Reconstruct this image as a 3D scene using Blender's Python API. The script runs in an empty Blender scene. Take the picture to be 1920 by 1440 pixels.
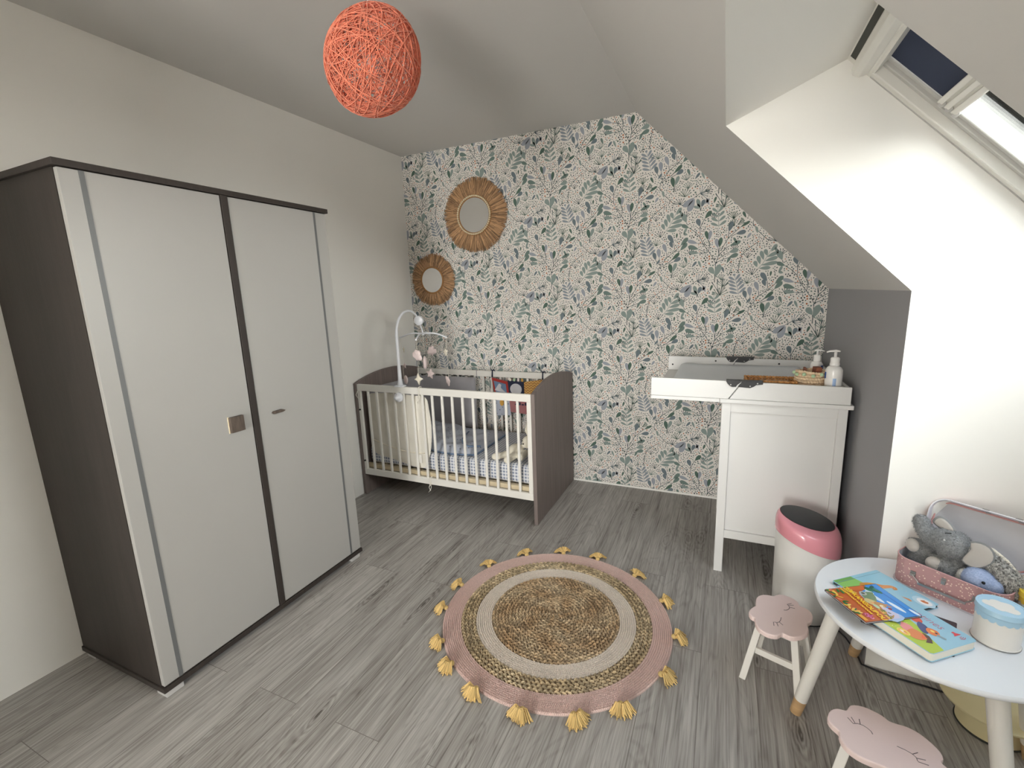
import bpy, bmesh, math, random
from mathutils import Vector, Matrix
from math import pi, sin, cos, radians, sqrt, atan2
rnd = random.Random(7)
SC = bpy.context.scene
COL = SC.collection

# ------------------------------------------------------------------ camera
CAM_POS = Vector((2.4369, -3.3093, 1.449))
R_ = Vector((0.91040431, 0.41215748, -0.03591944))
U_ = Vector((-0.04663028, 0.18849154, 0.98096715))
F_ = Vector((-0.41108346, 0.89140179, -0.19082252))
cd = bpy.data.cameras.new('camera')
cd.sensor_fit = 'HORIZONTAL'; cd.sensor_width = 36; cd.lens = 868.98 / 1920 * 36
cd.clip_start = .02; cd.clip_end = 200
cam = bpy.data.objects.new('camera', cd); COL.objects.link(cam)
cam.matrix_world = Matrix(((R_.x, U_.x, -F_.x, CAM_POS.x), (R_.y, U_.y, -F_.y, CAM_POS.y), (R_.z, U_.z, -F_.z, CAM_POS.z), (0, 0, 0, 1)))
SC.camera = cam

# ------------------------------------------------------------------ sky, daylight, exposure
SKY = 30.0
EXPOSURE = 0.0
w = bpy.data.worlds.new('overcast_sky'); SC.world = w; w.use_nodes = True
nt = w.node_tree; bg = nt.nodes['Background']
tc = nt.nodes.new('ShaderNodeTexCoord'); sp = nt.nodes.new('ShaderNodeSeparateXYZ')
rp = nt.nodes.new('ShaderNodeValToRGB')
mr = nt.nodes.new('ShaderNodeMapRange'); mr.inputs['From Min'].default_value = -1
nt.links.new(tc.outputs['Generated'], sp.inputs[0]); nt.links.new(sp.outputs['Z'], mr.inputs[0]); nt.links.new(mr.outputs[0], rp.inputs[0])
e = rp.color_ramp.elements          # ground, bright hazy horizon, darker zenith
e[0].position = .44; e[0].color = (1.08, 1.04, .98, 1)
e[1].position = .925; e[1].color = (.13, .15, .18, 1)
k = e.new(.5); k.color = (1.42, 1.39, 1.34, 1)
nt.links.new(rp.outputs[0], bg.inputs[0]); bg.inputs[1].default_value = SKY
SC.view_settings.view_transform = 'Standard'
SC.view_settings.look = 'None'
SC.view_settings.exposure = EXPOSURE
SC.view_settings.gamma = 1
SC.view_settings.use_curve_mapping = False
SC.cycles.max_bounces = 16; SC.cycles.diffuse_bounces = 10; SC.cycles.transparent_max_bounces = 16
SC.cycles.caustics_reflective = True
SC.cycles.sample_clamp_indirect = 40

# room constants
H = 2.5647; XS = 1.8591; XK = 2.9878; ZK = 1.412
YA = -1.368; YB = -2.472          # skylight recess, from the far side to the near side
XT = 2.409; ZT = H - (XT - XS) * (H - ZK) / (XK - XS)
WX, WZ = 2.754, 2.141             # top of the roof window plane
SD = Vector((.6996, 0, -.7145)); SN = Vector((.7145, 0, .6996))   # down the roof, and out of it
WL = 1.42
EX = WX + SD.x * WL; EZ = WZ + SD.z * WL
YF = -6.4                         # wall behind the camera

# the sky comes in through the windows: a portal at each pane
def portal(c, zax, yax, w_, h_):
    pl = bpy.data.lights.new('window_portal', 'AREA'); pl.shape = 'RECTANGLE'; pl.size = w_; pl.size_y = h_
    pl.cycles.is_portal = True
    po = bpy.data.objects.new('window_portal', pl); COL.objects.link(po)
    xax = yax.cross(zax)
    po.matrix_world = Matrix(((xax.x, yax.x, zax.x, c.x), (xax.y, yax.y, zax.y, c.y), (xax.z, yax.z, zax.z, c.z), (0, 0, 0, 1)))
pc = Vector((WX, 0, WZ)) + SD * .81 + SN * .08; pc.y = (YA + YB) / 2
portal(pc, SN, Vector((0, 1, 0)), .96, .97)
# added window behind the camera, only there to fill the room with light
W3 = (1.05, 2.18, .20, 2.05)         # x range, z range in the wall behind the camera
portal(Vector(((W3[0] + W3[1]) / 2, YF - .02, (W3[2] + W3[3]) / 2)), Vector((0, -1, 0)), Vector((0, 0, 1)), W3[1] - W3[0] - .1, W3[3] - W3[2] - .1)

# ------------------------------------------------------------------ materials
def srgb(r, g, b):
    f = lambda c: (c / 255 / 12.92) if c / 255 <= .04045 else ((c / 255 + .055) / 1.055) ** 2.4
    return (f(r), f(g), f(b), 1)

def mat(name, col, rough=.6, metal=0, bump=None, vary=None, sheen=0, spec=None, coat=0):
    """bump=(scale, strength, (sx,sy,sz)); vary=(scale, amount, (sx,sy,sz)) multiplies the colour"""
    m = bpy.data.materials.new(name); m.use_nodes = True
    n = m.node_tree; b = n.nodes['Principled BSDF']
    b.inputs['Base Color'].default_value = col
    b.inputs['Roughness'].default_value = rough
    b.inputs['Metallic'].default_value = metal
    if spec is not None: b.inputs['Specular IOR Level'].default_value = spec
    if sheen: b.inputs['Sheen Weight'].default_value = sheen
    if coat: b.inputs['Coat Weight'].default_value = coat
    m.diffuse_color = col
    if bump or vary:
        tc = n.nodes.new('ShaderNodeTexCoord')
    if vary:
        mp = n.nodes.new('ShaderNodeMapping'); mp.inputs['Scale'].default_value = vary[2] if len(vary) > 2 else (1, 1, 1)
        nz = n.nodes.new('ShaderNodeTexNoise'); nz.inputs['Scale'].default_value = vary[0]; nz.inputs['Detail'].default_value = 6
        mr = n.nodes.new('ShaderNodeMapRange'); mr.inputs['From Min'].default_value = .3; mr.inputs['From Max'].default_value = .7
        mr.inputs['To Min'].default_value = 1 - vary[1]; mr.inputs['To Max'].default_value = 1 + vary[1]
        vm = n.nodes.new('ShaderNodeVectorMath'); vm.operation = 'SCALE'; vm.inputs[0].default_value = col[:3]
        n.links.new(tc.outputs['Object'], mp.inputs[0]); n.links.new(mp.outputs[0], nz.inputs['Vector'])
        n.links.new(nz.outputs[0], mr.inputs[0]); n.links.new(mr.outputs[0], vm.inputs['Scale']); n.links.new(vm.outputs[0], b.inputs['Base Color'])
    if bump:
        mp = n.nodes.new('ShaderNodeMapping'); mp.inputs['Scale'].default_value = bump[2] if len(bump) > 2 else (1, 1, 1)
        nz = n.nodes.new('ShaderNodeTexNoise'); nz.inputs['Scale'].default_value = bump[0]; nz.inputs['Detail'].default_value = 5
        bp = n.nodes.new('ShaderNodeBump'); bp.inputs['Strength'].default_value = bump[1]; bp.inputs['Distance'].default_value = .002
        n.links.new(tc.outputs['Object'], mp.inputs[0]); n.links.new(mp.outputs[0], nz.inputs['Vector'])
        n.links.new(nz.outputs[0], bp.inputs['Height']); n.links.new(bp.outputs[0], b.inputs['Normal'])
    return m

def attr_mat(name, rough=.9, attr='tint', bump=None):
    m = mat(name, (1, 1, 1, 1), rough, bump=bump)
    n = m.node_tree; a = n.nodes.new('ShaderNodeAttribute'); a.attribute_name = attr
    n.links.new(a.outputs['Color'], n.nodes['Principled BSDF'].inputs['Base Color'])
    return m

M = {}
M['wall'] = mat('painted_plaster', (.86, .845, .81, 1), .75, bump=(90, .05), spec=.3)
M['knee'] = mat('shade_toned_wall_paint', (.36, .36, .375, 1), .8, bump=(90, .05), spec=.25)  # wall paint darkened: the knee wall's shade is put into its colour
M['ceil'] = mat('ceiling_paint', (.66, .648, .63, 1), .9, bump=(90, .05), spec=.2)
M['paper'] = mat('wallpaper_ground', srgb(224, 219, 213), .8, spec=.25)
M['white'] = mat('white_lacquer', (.70, .695, .685, 1), .35, vary=(3, .015), coat=0)
M['white_crib'] = mat('off_white_paint', srgb(226, 223, 217), .45, vary=(6, .02))
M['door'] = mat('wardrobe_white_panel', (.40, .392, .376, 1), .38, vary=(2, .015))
M['table'] = mat('white_tabletop_lacquer', (.84, .855, .885, 1), .3)
M['darkwood'] = mat('dark_wood_laminate', (.034, .026, .022, 1), .6, vary=(6, .14, (6, 14, .5)), bump=(30, .15, (8, 20, .8)))
M['cribwood'] = mat('grey_brown_wood', (.19, .152, .140, 1), .55, vary=(6, .16, (6, 14, .5)), bump=(30, .15, (8, 20, .8)))
M['handlewood'] = mat('brown_handle_wood', (.10, .075, .06, 1), .5, vary=(14, .3, (1, 14, 2)))
M['steel'] = mat('brushed_strip', (.15, .155, .158, 1), .45, .1)
M['foot'] = mat('grey_foot', (.52, .51, .50, 1), .5)
M['black'] = mat('black_plastic', (.012, .012, .014, 1), .45)
M['cord'] = mat('black_cable', (.015, .015, .018, 1), .5)
M['pine'] = mat('natural_wood', srgb(188, 154, 112), .5, vary=(10, .12, (1, 1, 8)))
M['slatwood'] = mat('pale_bed_slats', srgb(205, 190, 160), .6, vary=(10, .1, (1, 8, 8)))
M['jute'] = attr_mat('jute_braid', .85)
M['yarn'] = mat('coral_yarn', srgb(230, 136, 108), .9, sheen=.3, vary=(40, .15))
M['raffia'] = attr_mat('raffia_strands', .8)
M['mirror'] = mat('mirror_glass', (.9, .9, .9, 1), .02, 1)
M['bead'] = mat('cream_beads', srgb(228, 214, 184), .5)
M['rope'] = mat('raffia_rope', srgb(160, 118, 74), .8, vary=(150, .3), bump=(200, .6))
M['tassel'] = attr_mat('mustard_cotton', .9)
M['pink_stool'] = mat('pink_lacquer', srgb(234, 212, 208), .45)
M['eyeline'] = mat('grey_ink', srgb(120, 104, 104), .7)
M['bin_white'] = mat('bin_white_plastic', (.80, .79, .77, 1), .3)
M['bin_pink'] = mat('bin_pink_plastic', srgb(226, 150, 162), .25, coat=.5)
M['bin_black'] = mat('bin_black_lid', (.03, .03, .033, 1), .42)
M['grey_vinyl'] = mat('changing_pad_vinyl', srgb(230, 235, 241), .42, bump=(9, .5))
M['gold'] = mat('pale_gold_metal', srgb(232, 220, 176), .4, .2)
M['cream_plastic'] = mat('window_frame_paint', (.78, .765, .72, 1), .4)
M['cream_shade'] = mat('window_rail_grey', (.58, .57, .54, 1), .45)
M['navy'] = mat('navy_blackout_fabric', (.028, .040, .085, 1), .85, bump=(400, .2))
M['rubber'] = mat('dark_gasket', (.035, .037, .03, 1), .6)
M['fur'] = attr_mat('grey_plush', .95)
M['felt_light'] = mat('pale_velour', srgb(196, 190, 184), .95, sheen=.4, bump=(160, .5))
M['whitep'] = mat('white_plush', srgb(232, 226, 210), .95, bump=(200, .7))
M['eye'] = mat('black_bead_eye', (.006, .006, .007, 1), .2)
M['grey_cloth'] = mat('grey_cotton', srgb(158, 156, 160), .9, bump=(300, .3), vary=(14, .05))
M['cream_cloth'] = mat('cream_quilted_cotton', srgb(226, 222, 212), .95, bump=(14, .8), vary=(8, .05))
M['pink_cloth'] = mat('pale_pink_felt', srgb(234, 216, 214), .95, bump=(200, .4))
M['cream_star'] = mat('cream_felt', srgb(232, 224, 208), .95, bump=(200, .4))
M['mob_white'] = mat('mobile_plastic', srgb(222, 224, 230), .35)
M['red'] = mat('red_cotton', srgb(160, 52, 46), .9)
M['navyc'] = mat('navy_cotton', srgb(38, 44, 66), .9)
M['mustard'] = mat('mustard_cotton_panel', srgb(214, 164, 78), .9)
M['rose'] = mat('rose_cotton', srgb(172, 116, 118), .9)
M['bluegrey'] = mat('blue_grey_binding', srgb(110, 130, 158), .9)
M['thread'] = mat('pale_thread', srgb(214, 208, 196), .9)
M['brownstrap'] = mat('brown_string', srgb(128, 96, 66), .8)
M['tin_white'] = mat('white_tin', srgb(236, 232, 226), .3, coat=.3)
M['tin_blue'] = mat('sky_blue_tin', srgb(176, 212, 234), .28, coat=.4)
M['tin_yellow'] = mat('yellow_tin', srgb(240, 206, 60), .28, coat=.4)
M['tin_dots'] = mat('blue_speckled_tin', srgb(196, 206, 204), .4, vary=(220, .5))
M['metal'] = mat('nickel', (.40, .39, .38, 1), .35, 1)
M['lilac'] = mat('pale_lilac_lining', srgb(214, 210, 218), .6)
M['lilac2'] = mat('grey_paper_lining', srgb(198, 197, 202), .75)
M['crochet'] = mat('crochet_cotton', srgb(226, 200, 168), .95, vary=(120, .15))
M['wicker'] = mat('honey_wicker', srgb(186, 132, 76), .6, vary=(110, .35))
M['pomgreen'] = mat('pale_green_wool', srgb(186, 212, 176), .95, bump=(300, .8))
M['label_blue'] = mat('blue_label', srgb(38, 84, 158), .35)
M['label_pale'] = mat('pale_blue_print', srgb(150, 176, 214), .35)
M['bottle'] = mat('bottle_plastic', srgb(238, 236, 234), .25, coat=.3)
M['wipes'] = mat('plastic_wrapper', srgb(206, 214, 208), .2, coat=.5, bump=(30, 1))
M['brown_bottle'] = mat('brown_sachet', srgb(140, 84, 62), .6)

def glass_mat(tint):
    m = bpy.data.materials.new('window_glass'); m.use_nodes = True; n = m.node_tree; n.nodes.clear()
    o = n.nodes.new('ShaderNodeOutputMaterial'); mx = n.nodes.new('ShaderNodeMixShader')
    t = n.nodes.new('ShaderNodeBsdfTransparent'); t.inputs[0].default_value = tint
    g = n.nodes.new('ShaderNodeBsdfGlossy'); g.inputs['Roughness'].default_value = .02
    f = n.nodes.new('ShaderNodeFresnel'); f.inputs[0].default_value = 1.25
    n.links.new(f.outputs[0], mx.inputs[0]); n.links.new(t.outputs[0], mx.inputs[1]); n.links.new(g.outputs[0], mx.inputs[2]); n.links.new(mx.outputs[0], o.inputs[0])
    return m
M['glass'] = glass_mat((.69, .705, .70, 1)); M['clear_glass'] = glass_mat((.97, .975, .97, 1))

def math_node(n, op, a, b=None, c=None):
    x = n.nodes.new('ShaderNodeMath'); x.operation = op
    for i, v in enumerate((a, b, c)):
        if v is None: continue
        if isinstance(v, (int, float)): x.inputs[i].default_value = v
        else: n.links.new(v, x.inputs[i])
    return x.outputs[0]

def floor_mat():
    m = bpy.data.materials.new('grey_oak_laminate'); m.use_nodes = True; n = m.node_tree; b = n.nodes['Principled BSDF']
    L = n.links.new
    tc = n.nodes.new('ShaderNodeTexCoord'); s = n.nodes.new('ShaderNodeSeparateXYZ'); L(tc.outputs['Object'], s.inputs[0])
    x, y = s.outputs['X'], s.outputs['Y']
    cb = n.nodes.new('ShaderNodeCombineXYZ'); L(math_node(n, 'ADD', y, 20.33), cb.inputs[0]); L(math_node(n, 'ADD', x, 20.05), cb.inputs[1])
    br = n.nodes.new('ShaderNodeTexBrick'); L(cb.outputs[0], br.inputs['Vector'])
    br.offset = .37; br.offset_frequency = 2
    br.inputs['Color1'].default_value = (0, 0, 0, 1); br.inputs['Color2'].default_value = (1, 1, 1, 1); br.inputs['Mortar'].default_value = (.5, .5, .5, 1)
    br.inputs['Scale'].default_value = 1; br.inputs['Mortar Size'].default_value = .0011; br.inputs['Mortar Smooth'].default_value = .1
    br.inputs['Brick Width'].default_value = 1.285; br.inputs['Row Height'].default_value = .192; br.inputs['Bias'].default_value = 0
    rb = n.nodes.new('ShaderNodeSeparateColor'); L(br.outputs['Color'], rb.inputs[0]); rv = rb.outputs[0]
    off = math_node(n, 'MULTIPLY', rv, 37.0)
    def noise(kx, ky, scale, detail, dist=0):
        c = n.nodes.new('ShaderNodeCombineXYZ')
        L(math_node(n, 'MULTIPLY', x, kx), c.inputs[0]); L(math_node(n, 'MULTIPLY', y, ky), c.inputs[1]); L(off, c.inputs[2])
        z = n.nodes.new('ShaderNodeTexNoise'); z.inputs['Scale'].default_value = scale; z.inputs['Detail'].default_value = detail
        z.inputs['Distortion'].default_value = dist; L(c.outputs[0], z.inputs['Vector']); return z.outputs[0]
    fine = noise(150, 3.0, 1, 7, .3)
    fine2 = noise(320, 9.0, 1, 4)
    mid = noise(20, 1.3, 1, 6, .8)
    rings = math_node(n, 'SINE', math_node(n, 'MULTIPLY', noise(5.0, .9, 1, 3, .8), 110))
    ringl = n.nodes.new('ShaderNodeMapRange'); L(rings, ringl.inputs[0]); ringl.inputs[1].default_value = .2; ringl.inputs[2].default_value = 1; ringl.inputs[3].default_value = 0; ringl.inputs[4].default_value = 1
    # knots: ringed ovals, a few to each board
    cv = n.nodes.new('ShaderNodeCombineXYZ'); L(math_node(n, 'MULTIPLY', x, 6.5), cv.inputs[0]); L(math_node(n, 'MULTIPLY', y, 1.7), cv.inputs[1]); L(off, cv.inputs[2])
    vr = n.nodes.new('ShaderNodeTexVoronoi'); L(cv.outputs[0], vr.inputs['Vector']); vr.inputs['Scale'].default_value = 1; vr.inputs['Randomness'].default_value = 1
    vd = math_node(n, 'ADD', vr.outputs['Distance'], math_node(n, 'MULTIPLY', math_node(n, 'SUBTRACT', noise(26, 7, 1, 4), .5), .22))
    near = n.nodes.new('ShaderNodeMapRange'); L(vd, near.inputs[0]); near.inputs[1].default_value = .34; near.inputs[2].default_value = .02; near.inputs[3].default_value = 0; near.inputs[4].default_value = 1
    kr = math_node(n, 'MULTIPLY', math_node(n, 'ADD', math_node(n, 'SINE', math_node(n, 'MULTIPLY', vd, 95)), .6), near.outputs[0])
    core = n.nodes.new('ShaderNodeMapRange'); L(vd, core.inputs[0]); core.inputs[1].default_value = .075; core.inputs[2].default_value = .01
    val = math_node(n, 'MULTIPLY', math_node(n, 'SUBTRACT', fine, .5), .95)
    val = math_node(n, 'ADD', val, math_node(n, 'MULTIPLY', math_node(n, 'SUBTRACT', fine2, .5), .45))
    val = math_node(n, 'ADD', val, math_node(n, 'MULTIPLY', math_node(n, 'SUBTRACT', mid, .5), .62))
    val = math_node(n, 'ADD', val, math_node(n, 'MULTIPLY', math_node(n, 'SUBTRACT', rv, .5), .13))
    val = math_node(n, 'SUBTRACT', val, math_node(n, 'MULTIPLY', ringl.outputs[0], .09))
    val = math_node(n, 'SUBTRACT', val, math_node(n, 'MULTIPLY', kr, .16))
    val = math_node(n, 'SUBTRACT', val, math_node(n, 'MULTIPLY', core.outputs[0], .30))
    val = math_node(n, 'ADD', val, .55)
    r = n.nodes.new('ShaderNodeValToRGB'); L(val, r.inputs[0]); e = r.color_ramp.elements
    e[0].position = .12; e[0].color = (.105, .090, .081, 1); e[1].position = .82; e[1].color = (.50, .482, .458, 1)
    k = e.new(.34); k.color = (.262, .243, .226, 1); k = e.new(.56); k.color = (.372, .354, .334, 1)
    mx = n.nodes.new('ShaderNodeMix'); mx.data_type = 'RGBA'; L(br.outputs['Fac'], mx.inputs[0]); L(r.outputs[0], mx.inputs[6]); mx.inputs[7].default_value = (.17, .155, .14, 1)
    L(mx.outputs[2], b.inputs['Base Color'])
    b.inputs['Roughness'].default_value = .42
    bp = n.nodes.new('ShaderNodeBump'); bp.inputs['Strength'].default_value = .25; bp.inputs['Distance'].default_value = .001
    L(val, bp.inputs['Height']); L(bp.outputs[0], b.inputs['Normal'])
    return m
M['floor'] = floor_mat()

def gingham_mat():
    m = mat('gingham_cotton', srgb(220, 222, 226), .9); n = m.node_tree; b = n.nodes['Principled BSDF']; L = n.links.new
    tc = n.nodes.new('ShaderNodeTexCoord'); s = n.nodes.new('ShaderNodeSeparateXYZ'); L(tc.outputs['Object'], s.inputs[0])
    P = .022
    fx = math_node(n, 'GREATER_THAN', math_node(n, 'FRACT', math_node(n, 'MULTIPLY', math_node(n, 'ADD', s.outputs[0], 10), 1 / P)), .5)
    yz = math_node(n, 'ADD', s.outputs[1], s.outputs[2])
    fy = math_node(n, 'GREATER_THAN', math_node(n, 'FRACT', math_node(n, 'MULTIPLY', math_node(n, 'ADD', yz, 10), 1 / P)), .5)
    v = math_node(n, 'MULTIPLY', math_node(n, 'ADD', fx, fy), .5)
    r = n.nodes.new('ShaderNodeValToRGB'); L(v, r.inputs[0]); e = r.color_ramp.elements
    e[0].position = .2; e[0].color = srgb(226, 226, 228); e[1].position = .8; e[1].color = srgb(120, 130, 152); k = e.new(.5); k.color = srgb(204, 208, 218)
    r.color_ramp.interpolation = 'LINEAR'
    L(r.outputs[0], b.inputs['Base Color']); return m
M['gingham'] = gingham_mat()

def dots_mat(name, base, dot, scale, rad, rough=.7, base2=None):
    m = mat(name, base, rough); n = m.node_tree; b = n.nodes['Principled BSDF']; L = n.links.new
    tc = n.nodes.new('ShaderNodeTexCoord'); v = n.nodes.new('ShaderNodeTexVoronoi'); v.inputs['Scale'].default_value = scale
    L(tc.outputs['Object'], v.inputs['Vector'])
    f = math_node(n, 'LESS_THAN', v.outputs['Distance'], rad)
    mx = n.nodes.new('ShaderNodeMix'); mx.data_type = 'RGBA'; L(f, mx.inputs[0]); mx.inputs[6].default_value = base; mx.inputs[7].default_value = dot
    L(mx.outputs[2], b.inputs['Base Color']); return m
M['case_pink'] = dots_mat('dusty_pink_dotted_card', srgb(190, 146, 146), srgb(238, 214, 202), 125, .27, .5)
M['blanket_dots'] = dots_mat('blue_grey_speckled_cotton', srgb(176, 182, 196), srgb(80, 84, 104), 38, .17, .95)

def chevron_mat():
    m = mat('mustard_chevron', srgb(206, 158, 84), .9); n = m.node_tree; b = n.nodes['Principled BSDF']; L = n.links.new
    tc = n.nodes.new('ShaderNodeTexCoord'); s = n.nodes.new('ShaderNodeSeparateXYZ'); L(tc.outputs['Object'], s.inputs[0])
    z = math_node(n, 'PINGPONG', math_node(n, 'ADD', s.outputs[0], 5), .014)
    v = math_node(n, 'FRACT', math_node(n, 'MULTIPLY', math_node(n, 'ADD', math_node(n, 'ADD', s.outputs[2], z), 5), 50))
    f = math_node(n, 'GREATER_THAN', v, .55)
    mx = n.nodes.new('ShaderNodeMix'); mx.data_type = 'RGBA'; L(f, mx.inputs[0]); mx.inputs[6].default_value = srgb(214, 170, 96); mx.inputs[7].default_value = srgb(156, 108, 66)
    L(mx.outputs[2], b.inputs['Base Color']); return m
M['chevron'] = chevron_mat()
INK = {}
def ink(r, g, b, rough=.35):
    k = (r, g, b)
    if k not in INK: INK[k] = mat('printed_colour', srgb(r, g, b), rough, coat=.3)
    return INK[k]

# ------------------------------------------------------------------ mesh helpers
MW = {}
def frame_of(o): return MW[o.name] if o else Matrix.Identity(4)

class MB:
    def __init__(s): s.v = []; s.f = []; s.m = []; s.c = []
    def add(s, vs, fs, m=0, col=None):
        o = len(s.v); s.v += [tuple(p) for p in vs]
        for f in fs: s.f.append([i + o for i in f]); s.m.append(m); s.c.append(col)
        return s
    def box(s, a, b, m=0):
        x0, y0, z0 = a; x1, y1, z1 = b
        return s.add([(x0, y0, z0), (x1, y0, z0), (x1, y1, z0), (x0, y1, z0), (x0, y0, z1), (x1, y0, z1), (x1, y1, z1), (x0, y1, z1)],
                     [(3, 2, 1, 0), (4, 5, 6, 7), (0, 1, 5, 4), (1, 2, 6, 5), (2, 3, 7, 6), (3, 0, 4, 7)], m)
    def obox(s, c, ax, ay, az, m=0):   # oriented box: centre and half-axis vectors
        c = Vector(c); ax, ay, az = Vector(ax), Vector(ay), Vector(az); vs = []
        for sz in (-1, 1):
            for sx, sy in ((-1, -1), (1, -1), (1, 1), (-1, 1)): vs.append(c + ax * sx + ay * sy + az * sz)
        return s.add(vs, [(3, 2, 1, 0), (4, 5, 6, 7), (0, 1, 5, 4), (1, 2, 6, 5), (2, 3, 7, 6), (3, 0, 4, 7)], m)
    def tube(s, pts, r, seg=8, closed=False, m=0, caps=True, col=None, flat=1.0):
        pts = [Vector(p) for p in pts]; n = len(pts)
        rs = r if isinstance(r, (list, tuple)) else [r] * n
        vs = []; prev = None
        for i, p in enumerate(pts):
            if closed: d = pts[(i + 1) % n] - pts[i - 1]
            else: d = pts[min(i + 1, n - 1)] - pts[max(i - 1, 0)]
            d = d.normalized() if d.length > 1e-9 else Vector((0, 0, 1))
            if prev is None:
                a = Vector((0, 0, 1)) if abs(d.z) < .9 else Vector((1, 0, 0)); u = d.cross(a).normalized()
            else:
                u = (prev - d * prev.dot(d)); u = u.normalized() if u.length > 1e-6 else d.orthogonal().normalized()
            prev = u; w_ = d.cross(u)
            for k in range(seg):
                t = 2 * pi * k / seg; vs.append(p + u * (cos(t) * rs[i]) + w_ * (sin(t) * rs[i] * flat))
        fs = []
        for i in range(n if closed else n - 1):
            j = (i + 1) % n
            for k in range(seg):
                k2 = (k + 1) % seg; fs.append((i * seg + k, i * seg + k2, j * seg + k2, j * seg + k))
        if caps and not closed:
            fs.append(tuple(reversed(range(seg)))); fs.append(tuple((n - 1) * seg + k for k in range(seg)))
        return s.add(vs, fs, m, col)
    def lathe(s, c, prof, seg=48, m=0, ax=None, start=0, ms=None):
        c = Vector(c); az = Vector(ax or (0, 0, 1)).normalized()
        a = Vector((1, 0, 0)) if abs(az.x) < .9 else Vector((0, 1, 0)); u = (a - az * a.dot(az)).normalized(); v = az.cross(u)
        vs = []; n = len(prof)
        for r, z in prof:
            for k in range(seg):
                t = 2 * pi * k / seg + start; vs.append(c + az * z + (u * cos(t) + v * sin(t)) * r)
        for i in range(n - 1):
            fs = [(i * seg + k, i * seg + (k + 1) % seg, (i + 1) * seg + (k + 1) % seg, (i + 1) * seg + k) for k in range(seg)]
            if i == 0: s.add(vs, fs, ms[i] if ms else m); base = len(s.v) - len(vs)
            else:
                for f in fs: s.f.append([q + base for q in f]); s.m.append(ms[i] if ms else m); s.c.append(None)
        s.f.append([base + k for k in reversed(range(seg))]); s.m.append(ms[0] if ms else m); s.c.append(None)
        s.f.append([base + (n - 1) * seg + k for k in range(seg)]); s.m.append(ms[-1] if ms else m); s.c.append(None)
        return s
    def ell(s, c, rad, rot=None, seg=16, m=0, col=None):
        c = Vector(c); R = rot or Matrix.Identity(3); rings = seg // 2; vs = [c + R @ Vector((0, 0, -rad[2]))]
        for i in range(1, rings):
            ph = -pi / 2 + pi * i / rings
            for k in range(seg):
                t = 2 * pi * k / seg; vs.append(c + R @ Vector((rad[0] * cos(ph) * cos(t), rad[1] * cos(ph) * sin(t), rad[2] * sin(ph))))
        vs.append(c + R @ Vector((0, 0, rad[2]))); fs = []
        for k in range(seg): fs.append((0, 1 + (k + 1) % seg, 1 + k))
        for i in range(rings - 2):
            for k in range(seg):
                a = 1 + i * seg; k2 = (k + 1) % seg; fs.append((a + k, a + k2, a + seg + k2, a + seg + k))
        a = 1 + (rings - 2) * seg
        for k in range(seg): fs.append((a + k, a + (k + 1) % seg, len(vs) - 1))
        return s.add(vs, fs, m, col)
    def prism(s, poly, fn, h0, h1, m=0, mtop=None, col=None):   # poly 2D (ccw), fn(x,y,h)->3D
        n = len(poly)
        vs = [fn(x, y, h0) for x, y in poly] + [fn(x, y, h1) for x, y in poly]
        s.add(vs, [tuple(reversed(range(n)))] + [(k, (k + 1) % n, n + (k + 1) % n, n + k) for k in range(n)], m, col)
        base = len(s.v) - len(vs)
        s.f.append([base + n + k for k in range(n)]); s.m.append(m if mtop is None else mtop); s.c.append(col)
        return s
    def build(s, name, mats, parent=None, origin=None, smooth=False, bevel=0, seg=2, sub=0, weld=False, mods=None):
        me = bpy.data.meshes.new(name)
        mats = mats if isinstance(mats, (list, tuple)) else [mats]
        Mx = frame_of(parent) if parent else Matrix.Translation(Vector(origin or (0, 0, 0)))
        inv = Mx.inverted()
        me.from_pydata([inv @ Vector(p) for p in s.v], [], s.f)
        for q in mats: me.materials.append(M[q] if isinstance(q, str) else q)
        if len(mats) > 1: me.polygons.foreach_set('material_index', s.m)
        if any(c is not None for c in s.c):
            at = me.color_attributes.new('tint', 'FLOAT_COLOR', 'CORNER'); buf = []
            for f, c in zip(s.f, s.c): buf += list(c or (.5, .5, .5, 1)) * len(f)
            at.data.foreach_set('color', buf)
        if smooth: me.polygons.foreach_set('use_smooth', [True] * len(me.polygons))
        me.update()
        o = bpy.data.objects.new(name, me); COL.objects.link(o)
        if parent: o.parent = parent
        else: o.location = Mx.translation
        MW[o.name] = Mx
        if weld: md = o.modifiers.new('weld', 'WELD'); md.merge_threshold = 1e-5
        if bevel:
            md = o.modifiers.new('bevel', 'BEVEL'); md.width = bevel; md.segments = seg; md.limit_method = 'ANGLE'; md.angle_limit = radians(40)
            md.harden_normals = False
        if sub: md = o.modifiers.new('sub', 'SUBSURF'); md.levels = sub; md.render_levels = sub
        if smooth and bevel == 0 and not sub: pass
        return o

def smooth_by_angle(o, deg=40):
    me = o.data; me.polygons.foreach_set('use_smooth', [True] * len(me.polygons))
    bm = bmesh.new(); bm.from_mesh(me)
    for e in bm.edges:
        if len(e.link_faces) == 2 and e.calc_face_angle(0) > radians(deg): e.smooth = False
    bm.to_mesh(me); bm.free(); return o

def thing(name, label, cat, loc, rz=0, group=None):
    o = bpy.data.objects.new(name, None); COL.objects.link(o); o.empty_display_size = .05
    o.location = loc; o.rotation_euler = (0, 0, rz)
    MW[o.name] = Matrix.Translation(Vector(loc)) @ Matrix.Rotation(rz, 4, 'Z')
    o['label'] = label; o['category'] = cat
    if group: o['group'] = group
    return o
def tag(o, label, cat, group=None):
    o['label'] = label; o['category'] = cat
    if group: o['group'] = group
    return o
def struct(o): o['kind'] = 'structure'; return o

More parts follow.
